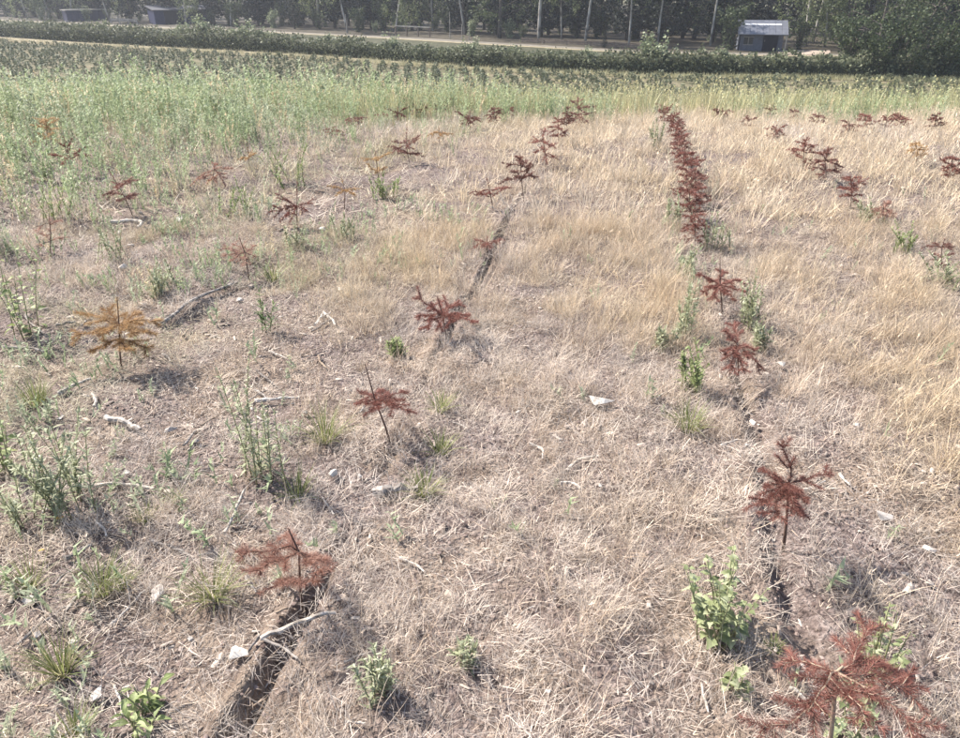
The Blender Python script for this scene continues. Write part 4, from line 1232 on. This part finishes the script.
def tree_parts(seed, kind):
    """trunk mesh and crown mesh of one tree, base at the origin"""
    r = np.random.default_rng(seed)
    mb = MB(); lb = MB()
    high = kind == 'high_birch'
    kind = 'birch' if high else kind
    H = {'birch': 13, 'oak': 11, 'spruce': 12, 'shrub': 2.2, 'bush': 3.2}[kind] * r.uniform(.9, 1.1)
    cl = []
    if kind in ('birch', 'oak'):
        t = np.linspace(0, 1, 9)
        lean = r.normal(0, .08, 2)
        tr = np.c_[lean[0] * t * H + .25 * np.sin(t * 3 + seed), lean[1] * t * H, t * H * .92]
        tr[:, 0] -= tr[0, 0]; tr[0, 2] = -.3
        r0 = .15 if kind == 'birch' else .28
        mb.tube(tr, np.linspace(r0, .03, 9), 8, .5)
        nb = 26 if kind == 'birch' else 20
        for b in range(nb):
            f = r.uniform(.5 if high else .22 if kind == 'birch' else .18, .95)
            s0 = np.array([np.interp(f, t, tr[:, i]) for i in range(3)])
            a_ = r.uniform(0, 6.28); ln = (2.4 if kind == 'birch' else 3.8) * (1.15 - f * .75) * r.uniform(.7, 1.2)
            e = s0 + np.array([math.cos(a_) * ln, math.sin(a_) * ln, ln * r.uniform(.1, .5)])
            if kind == 'birch':
                e2 = e + np.array([math.cos(a_) * .3, math.sin(a_) * .3, -r.uniform(.8, 2.4)])
            else:
                e2 = e + np.array([math.cos(a_) * .8, math.sin(a_) * .8, r.uniform(-1.2, .3)])
            pts = np.array([s0, (s0 + e) / 2 + [0, 0, .2], e, e2])
            lb.tube(pts, np.array([.05, .035, .022, .008]) * (1 if kind == 'birch' else 1.6), 4, .5, cap=False)
            for q in range(7):
                w = r.uniform(.35, 1.0)
                c0 = (pts[1] * (1 - w) + e * w) if r.random() < .45 else (e * (1 - w) + e2 * w)
                cl.append((c0 + r.normal(0, .25, 3), (.34, .34, .55) if kind == 'birch' else (.55, .55, .38)))
        per, size, drp = (22, .22, .9) if kind == 'birch' else (24, .23, .2)
    elif kind == 'spruce':
        mb.tube(np.array([[0, 0, -.3], [0, 0, H * .5], [0, 0, H]]), [.2, .11, .02], 7, .5)
        for b in range(110):
            f = .06 + .94 * b / 110; a_ = b * 2.4 + r.normal(0, .3); ln = 2.6 * (1.02 - f) * r.uniform(.75, 1.15)
            s0 = np.array([0, 0, f * H]); e = s0 + np.array([math.cos(a_) * ln, math.sin(a_) * ln, -.22 * ln])
            lb.tube(np.array([s0, (s0 + e) / 2 + [0, 0, -.02], e]), [.03, .02, .006], 3, .5, cap=False)
            for q in range(3):
                cl.append((s0 + (e - s0) * (.35 + .3 * q) + r.normal(0, .05, 3), (.26, .26, .14)))
        per, size, drp = 11, .26, .6
    else:
        for b in range(12 if kind == 'shrub' else 16):
            a_ = r.uniform(0, 6.28); sp0 = H * .35 * math.sqrt(r.random())
            e = np.array([math.cos(a_) * sp0, math.sin(a_) * sp0, H * r.uniform(.55, 1.0)])
            pts = np.array([[0, 0, -.1], e * [.35, .35, .5], e])
            mb.tube(pts, [.03, .018, .006], 4, .5, cap=False)
            for q in range(6):
                w = r.uniform(.1, 1.0)
                cl.append((pts[1] * (1 - w) + e * w + r.normal(0, .1, 3) if q > 1 else pts[1] * w + r.normal(0, .12, 3), (.22, .22, .24)))
        per, size, drp = 16, .15, .0
    C_ = np.array([c[0] for c in cl]); S_ = np.array([c[1] for c in cl])
    if kind in ('birch', 'oak', 'spruce'):
        low = r.random(len(C_)) < (0 if high else .22)
        C_[:, 2] = np.where(low & (C_[:, 2] < 8), .8 + r.random(len(C_)) * 3.2, np.maximum(C_[:, 2], .9 + r.random(len(C_)) * .8))
    n = len(C_) * per
    p = np.repeat(C_, per, 0) + r.normal(0, 1, (n, 3)) * np.repeat(S_, per, 0) * .6
    p[:, 2] = np.maximum(p[:, 2], .06)
    csh = np.repeat(r.normal(0, .12, len(C_)), per)
    V = leaf_quads(p, size, r, drp)
    sh = np.repeat(np.clip(.45 + csh + r.normal(0, .18, n), 0, 1), 4)
    return mb, lb, V, sh, H


def make_kind(kind, seeds, bark, leaf):
    out = []
    for s in seeds:
        mb, lb, V, sh, H = tree_parts(s, kind)
        out.append((mb.mesh('trunk', bark, True), lb.mesh('limbs', M_BARK, True) if lb.n else None, mesh_from('crown', V, np.arange(len(V)).reshape(-1, 4), leaf, sh)))
    return out


KINDS = {'high_birch': make_kind('high_birch', (21, 22, 23), M_BIRCH, M_LEAF_A), 'birch': make_kind('birch', (1, 2, 3, 4), M_BIRCH, M_LEAF_A), 'oak': make_kind('oak', (5, 6, 7), M_BARK, M_LEAF_B),
         'spruce': make_kind('spruce', (8, 9), M_BARK, M_LEAF_C), 'shrub': make_kind('shrub', (10, 11, 12), M_BARK, M_LEAF_P), 'bush': make_kind('bush', (13, 14, 15), M_BARK, M_LEAF_B)}
NAMES = {'high_birch': 'birch_tree', 'birch': 'birch_tree', 'oak': 'oak_tree', 'spruce': 'spruce_tree', 'shrub': 'shrub', 'bush': 'bush'}


def plant_tree(kind, x, y, sc, label_, group=None, sz=None, rz=None):
    i = int(rng.integers(0, len(KINDS[kind])))
    tm, lm, cm = KINDS[kind][i]
    o = thing(NAMES[kind], (x, y, float(ground(x, y)) - .02), label_, 'tree' if kind in ('birch', 'high_birch', 'oak', 'spruce') else 'shrub', group, rng.uniform(0, 6.28) if rz is None else rz)
    o.scale = (sc, sc, sc if sz is None else sz)
    link('trunk' if kind not in ('shrub', 'bush') else 'stems', tm, o)
    if lm:
        link('limbs', lm, o)
    link('crown' if kind not in ('shrub', 'bush') else 'foliage', cm, o)
    return o


# shrubs growing up through the hedge line
for px, hy, sc, kind, lab in ((208, 17, 1.6, 'shrub', 'tallest pale shrub rising above the hedge at left'), (186, 25, 1.2, 'shrub', 'small pale shrub left of the tallest hedge shrub'), (106, 26, 1.2, 'shrub', 'pale shrub in the hedge near the dark blue shed'),
                              (246, 24, 1.4, 'shrub', 'pale broad shrub in the hedge right of the tallest one'), (265, 22, 1.2, 'shrub', 'pale round shrub rising from the hedge before the spruces'), (330, 30, 1.0, 'shrub', 'low dark shrub on the hedge at the gap in the trees'),
                              (392, 32, 1.2, 'shrub', 'shrub on the hedge below the pale rail'), (470, 34, 1.1, 'shrub', 'loose shrub on the hedge beside the pale pole'), (648, 40, 1.45, 'shrub', 'large rounded bush bulging from the hedge right of centre'),
                              (664, 46, 1.0, 'shrub', 'smaller bush at the right flank of the large rounded bush'), (718, 50, 1.0, 'shrub', 'thin shrub above the hedge left of the shed'), (590, 46, .9, 'shrub', 'small shrub on the hedge near the little spruce'),
                              (772, 52, .9, 'shrub', 'leafy shrub on the hedge before the shed'), (815, 52, .9, 'shrub', 'grey green shrub on the hedge before the sandy yard'), (918, 56, 1.1, 'shrub', 'whitish shrub at the right end of the hedge'), (510, 40, .9, 'shrub', 'small shrub on the hedge right of the pale pole')):
    hx = valley_pt(px, np.interp(px, [0, 160, 320, 480, 640, 800, 960], [36, 46, 55, 66, 74, 77, 79]) - 1.5)
    plant_tree(kind, hx[0], hx[1] - .7, sc, lab, 'shrubs growing in the hedge', sz=sc * .82)


def beyond(px, back):
    """a spot that many metres beyond the road along the line of photo column px"""
    py = np.interp(px, [-150, 0, 160, 320, 480, 640, 760, 850, 1000], [12, 19.5, 27.5, 34, 43, 52, 54.5, 55.5, 57])
    p = valley_pt(px, py)
    return p * (1 + (back + 3) / np.linalg.norm(p))


cnt = {}
NTH = ['first', 'second', 'third', 'fourth', 'fifth', 'sixth', 'seventh', 'eighth', 'ninth', 'tenth', 'eleventh', 'twelfth', 'thirteenth', 'fourteenth', 'fifteenth', 'sixteenth', 'seventeenth', 'eighteenth', 'nineteenth', 'twentieth']
FRONT = [(-30, 4, 'birch', 1), (28, 3, 'birch', 1.0), (52, 7, 'birch', .9), (76, 8, 'birch', 1), (107, 4, 'birch', 1), (121, 7, 'birch', .9), (150, 12, 'oak', .9), (188, 5, 'birch', 1), (229, 4, 'birch', .9), (258, 7, 'spruce', .8),
         (300, 3, 'spruce', .75), (322, 9, 'birch', 1.1), (350, 2, 'birch', .8), (372, 12, 'spruce', 1), (398, 4, 'birch', 1), (432, 10, 'birch', 1.0), (462, 6, 'birch', .9), (500, 5, 'oak', .9), (538, 2, 'birch', 1.15), (561, 5, 'birch', .8), (585, 3, 'birch', 1), (627, 3, 'birch', .8),
         (656, 5, 'birch', .9), (688, 16, 'oak', .9), (704, 5, 'birch', .9), (728, 13, 'oak', .9), (803, 7, 'birch', 1.1), (809, 9, 'birch', 1.0), (823, 6, 'birch', .9), (848, 1, 'oak', .8), (875, -3, 'oak', .75), (893, 1, 'birch', 1.0), (912, -5, 'oak', .8), (940, 2, 'oak', 1.0), (962, -4, 'oak', .9), (1000, 2, 'oak', 1)]
KT = {'birch': 'pale trunked birch at the edge of the wood', 'oak': 'dense leafy oak at the edge of the wood', 'spruce': 'dark spruce at the edge of the wood'}
TOT = {k_: sum(1 for f_ in FRONT if f_[2] == k_) for k_ in KT}
for px, back, kind, sc in FRONT:
    k = cnt.get(kind, 0); cnt[kind] = k + 1
    p = beyond(px + rng.normal(0, 3), back + rng.uniform(-1, 2.5))
    sc = sc * rng.uniform(.8, 1.15)
    plant_tree('high_birch' if kind == 'birch' and (515 < px < 720 or px in (350, 462, 229, 107)) else kind, p[0], p[1], sc, f'{KT[kind]}, {NTH[k] if 2 * k < TOT[kind] else NTH[TOT[kind] - 1 - k]} {kind} from the {"left" if 2 * k < TOT[kind] else "right"}', 'trees along the edge of the wood')
k = 0
for row, back in ((0, 11), (1, 16), (2, 22), (3, 30)):
    for px in range(-60 + row * 11, 1030, 40):
        if row == 0 and 716 < px < 830:
            continue
        p = beyond(px + rng.normal(0, 6), back + rng.normal(0, 1.5) + (9 if 716 < px < 830 else 0))
        kind = 'spruce'
        plant_tree(kind, p[0], p[1], rng.uniform(.95, 1.25), 'shaded tree standing deep in the dark wood', 'trees deep in the dark wood')
# undergrowth under the trees
for px in range(-20, 1000, 9):
    if 730 < px < 836 or rng.random() < .2:
        continue
    p = beyond(px + rng.normal(0, 5), rng.uniform(4, 20) + (7 if 515 < px < 730 else 0))
    plant_tree('bush' if rng.random() < .6 else 'shrub', p[0], p[1], rng.uniform(.6, 1.35), 'dim leafy bush in the undergrowth below the trees', 'bushes in the undergrowth')
p = beyond(729, 1.0); plant_tree('bush', p[0], p[1], 1.3, 'dark bush hugging the left side of the grey shed')
p = beyond(797, 3.0); plant_tree('bush', p[0], p[1], .9, 'leafy bush behind the right corner of the grey shed')
p = beyond(604, -1.0); plant_tree('spruce', p[0], p[1], .16, 'little pale spruce beside the road right of centre', sz=.17)
p = beyond(522, 1.0); plant_tree('bush', p[0], p[1], .55, 'yellow green bush beside the road below the birch')
for k, (px, bk, sc) in enumerate(((846, 1, 1.25), (860, -4, 1.05), (876, -9, .8), (893, -6, 1.3), (908, -11, .7), (926, -8, 1.1), (942, -11, .85), (957, -7, 1.25), (984, -10, 1.2))):
    p = valley_pt(px, (74, 77, 79, 77, 80, 78, 80, 78, 80)[k]); plant_tree('bush', p[0], p[1], sc, f'{NTH[k]} from the left of the big dark bushes at the right end of the wood', 'big bushes at the right end of the wood')
# the wood behind, seen only as a dark mass
tp = [tree_parts(s, k_) for s, k_ in ((31, 'oak'), (32, 'spruce'))]
Vb, Sb = [], []
for j in range(34):
    px = rng.uniform(-120, 1080); p = beyond(px, rng.uniform(36, 52)); mbt, lbt, Vt, St, Ht = tp[j % 2]
    a_ = rng.uniform(0, 6.28); Rm = np.array([[math.cos(a_), -math.sin(a_), 0], [math.sin(a_), math.cos(a_), 0], [0, 0, 1]])
    q = Vt.reshape(-1, 4, 3)[::3]
    q = (q - q.mean(1, keepdims=True)) * 2.4 + q.mean(1, keepdims=True)
    Vb.append((q.reshape(-1, 3) @ Rm.T) * 1.2 + np.array([p[0], p[1], VALLEY])); Sb.append(St.reshape(-1, 4)[::3].ravel())
Vb = np.concatenate(Vb)
o = link('distant_wood', mesh_from('distant_wood', Vb, np.arange(len(Vb)).reshape(-1, 4), M_LEAF_C, np.concatenate(Sb)), kind='stuff')
o['label'] = 'dark mass of woodland behind the front trees'

# ------------------------------------------------------------------ sheds, fences, poles
M_ROOF = noisy('grey_metal_roof', [(.3, (.10, .103, .118)), (.7, (.15, .153, .172))], 3, rough=.34, bump=.05, spec=.6)
M_SHEEN = noisy('pale_roof_sheen', [(.3, (.62, .62, .63)), (.7, (.75, .75, .76))], 3, rough=.3, bump=.05, spec=.6)  # pale colour for the bright sheen on the roof
M_GWALL = noisy('blue_grey_boards', [(.3, (.085, .09, .11)), (.7, (.14, .15, .175))], 4, bump=.2)
M_NAVY = noisy('navy_panel', [(.3, (.018, .022, .055)), (.7, (.03, .036, .085))], 3, rough=.5, bump=.05)
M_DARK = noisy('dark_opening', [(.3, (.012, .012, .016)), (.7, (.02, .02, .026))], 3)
M_PALEW = noisy('pale_planed_wood', [(.3, (.24, .22, .19)), (.7, (.36, .335, .30))], 5, bump=.2)
M_BROWNW = noisy('brown_fence_wood', [(.3, (.12, .09, .07)), (.7, (.22, .17, .135))], 5, bump=.2)
M_GLASS = noisy('dark_window_glass', [(.3, (.02, .023, .03)), (.7, (.03, .034, .042))], 2, rough=.1, bump=.0, spec=.8)


def part(name, parent, boxes, m):
    mb = MB()
    for lo, hi in boxes:
        mb.box(lo, hi, .5)
    return link(name, mb.mesh(name, m), parent)


p = valley_pt(759, 51.5)
rz = math.atan2(-p[0], p[1]) + .10
sh = thing('garden_shed', (p[0], p[1], float(ground(*p)) - .02), 'blue grey wooden shed with grey metal roof at the wood edge', 'shed', rz=rz)
hw, dp, wh, rh = 1.95, 3.2, 1.55, 1.0
for k in range(22):                                        # wall boards facing the field
    x0 = -hw + k * 2 * hw / 22
    part('wall_board', sh, [((x0, -.012 * (k % 2), 0), (x0 + 2 * hw / 22 - .012, .05, wh))], M_GWALL)
part('side_wall', sh, [((-hw, .052, 0), (-hw + .06, dp, wh)), ((hw - .06, .052, 0), (hw, dp, wh))], M_GWALL)
part('back_wall', sh, [((-hw + .062, dp - .06, 0), (hw - .062, dp, wh))], M_GWALL)
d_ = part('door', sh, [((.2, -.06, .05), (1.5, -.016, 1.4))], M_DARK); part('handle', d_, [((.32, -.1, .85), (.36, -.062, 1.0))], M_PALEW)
w_ = part('window', sh, [((-1.5, -.05, .6), (-.7, -.016, 1.2))], M_GLASS); part('frame', w_, [((-1.56, -.07, .54), (-.64, -.018, .595)), ((-1.56, -.07, 1.205), (-.64, -.018, 1.26)), ((-1.13, -.07, .6), (-1.07, -.052, 1.2))], M_PALEW)
for k in range(8):                                         # roof sheets on the front slope
    x0 = -hw - .2 + k * (2 * hw + .55) / 8; x1 = x0 + (2 * hw + .55) / 8 - .015
    mb = MB(); y0, z0, y1, z1 = -.55, wh - .1, dp / 2, wh + rh
    mb.add([(x0, y0, z0), (x1, y0, z0), (x1, y1, z1), (x0, y1, z1), (x0, y0, z0 + .05), (x1, y0, z0 + .05), (x1, y1, z1 + .05), (x0, y1, z1 + .05)], [(3, 2, 1, 0), (4, 5, 6, 7), (0, 1, 5, 4), (1, 2, 6, 5), (2, 3, 7, 6), (3, 0, 4, 7)], .5)
    rs = link('roof_sheet', mb.mesh('roof_sheet', M_ROOF), sh)
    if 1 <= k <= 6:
        f0, f1 = .63, .71  # roof's bright sheen put in as a pale raised strip
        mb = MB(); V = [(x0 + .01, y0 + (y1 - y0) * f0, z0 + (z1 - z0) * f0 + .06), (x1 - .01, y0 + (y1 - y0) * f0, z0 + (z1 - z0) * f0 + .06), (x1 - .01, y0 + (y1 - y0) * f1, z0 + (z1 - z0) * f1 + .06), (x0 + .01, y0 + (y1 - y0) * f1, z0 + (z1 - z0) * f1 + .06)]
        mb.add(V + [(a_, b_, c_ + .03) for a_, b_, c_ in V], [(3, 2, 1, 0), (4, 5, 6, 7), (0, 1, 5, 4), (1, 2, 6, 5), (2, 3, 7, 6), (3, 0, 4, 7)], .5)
        link('sheen_strip', mb.mesh('sheen_strip', M_SHEEN), rs)
mb = MB(); mb.add([(-hw - .2, dp / 2 + .01, wh + rh), (hw + .35, dp / 2 + .01, wh + rh), (hw + .35, dp + .5, wh - .1), (-hw - .2, dp + .5, wh - .1), (-hw - .2, dp / 2 + .01, wh + rh + .05), (hw + .35, dp / 2 + .01, wh + rh + .05), (hw + .35, dp + .5, wh - .05), (-hw - .2, dp + .5, wh - .05)], [(0, 1, 2, 3), (7, 6, 5, 4), (0, 4, 5, 1), (1, 5, 6, 2), (2, 6, 7, 3), (3, 7, 4, 0)], .5)
link('back_roof', mb.mesh('back_roof', M_ROOF), sh)
for sx in (-1, 1):
    mb = MB(); xx = sx * (hw - .03)
    mb.add([(xx - .03, .05, wh), (xx - .03, dp, wh), (xx - .03, dp / 2, wh + rh - .03), (xx + .03, .05, wh), (xx + .03, dp, wh), (xx + .03, dp / 2, wh + rh - .03)], [(0, 1, 2), (5, 4, 3), (0, 3, 4, 1), (1, 4, 5, 2), (2, 5, 3, 0)], .5)
    link('gable', mb.mesh('gable', M_GWALL), sh)
part('porch_post', sh, [((hw + .18, -.45, 0), (hw + .28, -.35, wh - .06))], M_PALEW)
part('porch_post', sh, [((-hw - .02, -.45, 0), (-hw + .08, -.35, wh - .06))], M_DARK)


M_ROOF2 = noisy('dark_felt_roof', [(.3, (.05, .05, .058)), (.7, (.09, .09, .1))], 3, bump=.2)


def low_shed(px, back, w, h, d, label_, roofm, rise=.0, open_=False):
    p = beyond(px, back)
    rz = math.atan2(-p[0], p[1]) + .25
    s = thing('storage_shed', (p[0], p[1], float(ground(*p)) - .02), label_, 'shed', rz=rz)
    k = 6
    for i in range(k):
        x0 = -w / 2 + i * w / k
        part('wall_panel', s, [((x0 + .01, 0, 0), (x0 + w / k - .01, .08, h))], M_NAVY if not (open_ and i in (1, 2, 4)) else M_DARK)  # open bays: near-black panels, the shade inside put in as colour
    part('side_wall', s, [((-w / 2, .082, 0), (-w / 2 + .08, d, h)), ((w / 2 - .08, .082, 0), (w / 2, d, h))], M_NAVY)
    mb = MB(); V = [(-w / 2 - .2, -.25, h), (w / 2 + .2, -.25, h), (w / 2 + .2, d + .2, h + rise), (-w / 2 - .2, d + .2, h + rise)]
    mb.add(V + [(a_, b_, c_ + .12) for a_, b_, c_ in V], [(3, 2, 1, 0), (4, 5, 6, 7), (0, 1, 5, 4), (1, 2, 6, 5), (2, 3, 7, 6), (3, 0, 4, 7)], .5)
    link('roof', mb.mesh('roof', roofm), s)


low_shed(88, 6, 5.8, 1.6, 2.6, 'low navy blue shed with thin pale flat roof at upper left', M_PALEW)
low_shed(186, 9, 8.5, 1.9, 4.0, 'long dark blue open shed with grey roof behind the hedge shrubs', M_ROOF2, .5, True)


def fence(px0, px1, back, hs, m, label_, every=2.0, h=1.0, pm=None):
    A, B_ = beyond(px0, back), beyond(px1, back)
    mid = (A + B_) / 2; ln = np.linalg.norm(B_ - A)
    f = thing('rail_fence', (*mid, float(ground(*mid)) - .02), label_, 'fence', rz=math.atan2((B_ - A)[1], (B_ - A)[0]))
    n = max(2, int(ln / every) + 1)
    for i in range(n):
        xx = -ln / 2 + ln * i / (n - 1)
        part('post', f, [((xx - .06, -.06, -.2), (xx + .06, .06, h + .05))], pm or m)
    for hh in hs:
        part('rail', f, [((-ln / 2, -.10, hh - .06), (ln / 2, -.062, hh + .06))], m)


fence(396, 430, .5, (1.1,), M_PALEW, 'short pale rail fence beyond the road left of centre', h=1.02, pm=M_BROWNW, every=1.4)
fence(522, 640, .3, (.45, .25), M_BROWNW, 'long low brown rail fence along the road', h=.5, every=2.5)
fence(112, 138, 1.0, (.75, .55), M_PALEW, 'short whitish rail fence right of the navy shed', h=.8)
for px, h, lab in ((450, 2.7, 'tall pale wooden pole beside the road'), (462, 1.5, 'short pole right of the tall pale pole'), (469, 1.3, 'shorter twin pole farther right of the tall pale pole'), (347, 2.2, 'thin grey pole at the gap in the trees')):
    p = beyond(px, -.5)
    mb = MB(); mb.tube([(0, 0, -.3), (.02, 0, h * .5), (0, 0, h)], [.045, .04, .035], 8, .5); mb.tube([(0, 0, h), (0, 0, h + .05)], [.05, .04], 8, .5)
    o = link('wooden_pole', mb.mesh('wooden_pole', M_PALEW)); o.location = (*p, float(ground(*p)))
    tag(o, lab, 'pole', 'poles beside the road')
# sandy yard beside the shed
ya, yb_ = valley_pt(778, 55.5), valley_pt(830, 55.5); yc, yd = valley_pt(778, 50.5), valley_pt(830, 51.0)
drape_strip('sandy_yard', np.array([ya, yb_]), np.array([yc, yd]), .06, noisy('yard_sand', [(.3, (.27, .21, .165)), (.7, (.37, .31, .25))], 1.0, bump=.2), nseg=20)

# ------------------------------------------------------------------ air
mb = MB(); mb.box((-700, -700, -6.5), (700, 900, 17.5), .5)
hz_m = bpy.data.materials.new('haze_air'); hz_m.use_nodes = True
hn_t = hz_m.node_tree
hn_t.nodes.remove(hn_t.nodes['Principled BSDF'])
pv = hn_t.nodes.new('ShaderNodeVolumePrincipled')
pv.inputs['Color'].default_value = (.86, .9, 1.0, 1); pv.inputs['Density'].default_value = .0005; pv.inputs['Anisotropy'].default_value = .3
hn_t.links.new(pv.outputs[0], hn_t.nodes['Material Output'].inputs['Volume'])
link('haze', mb.mesh('haze', hz_m), kind='stuff')
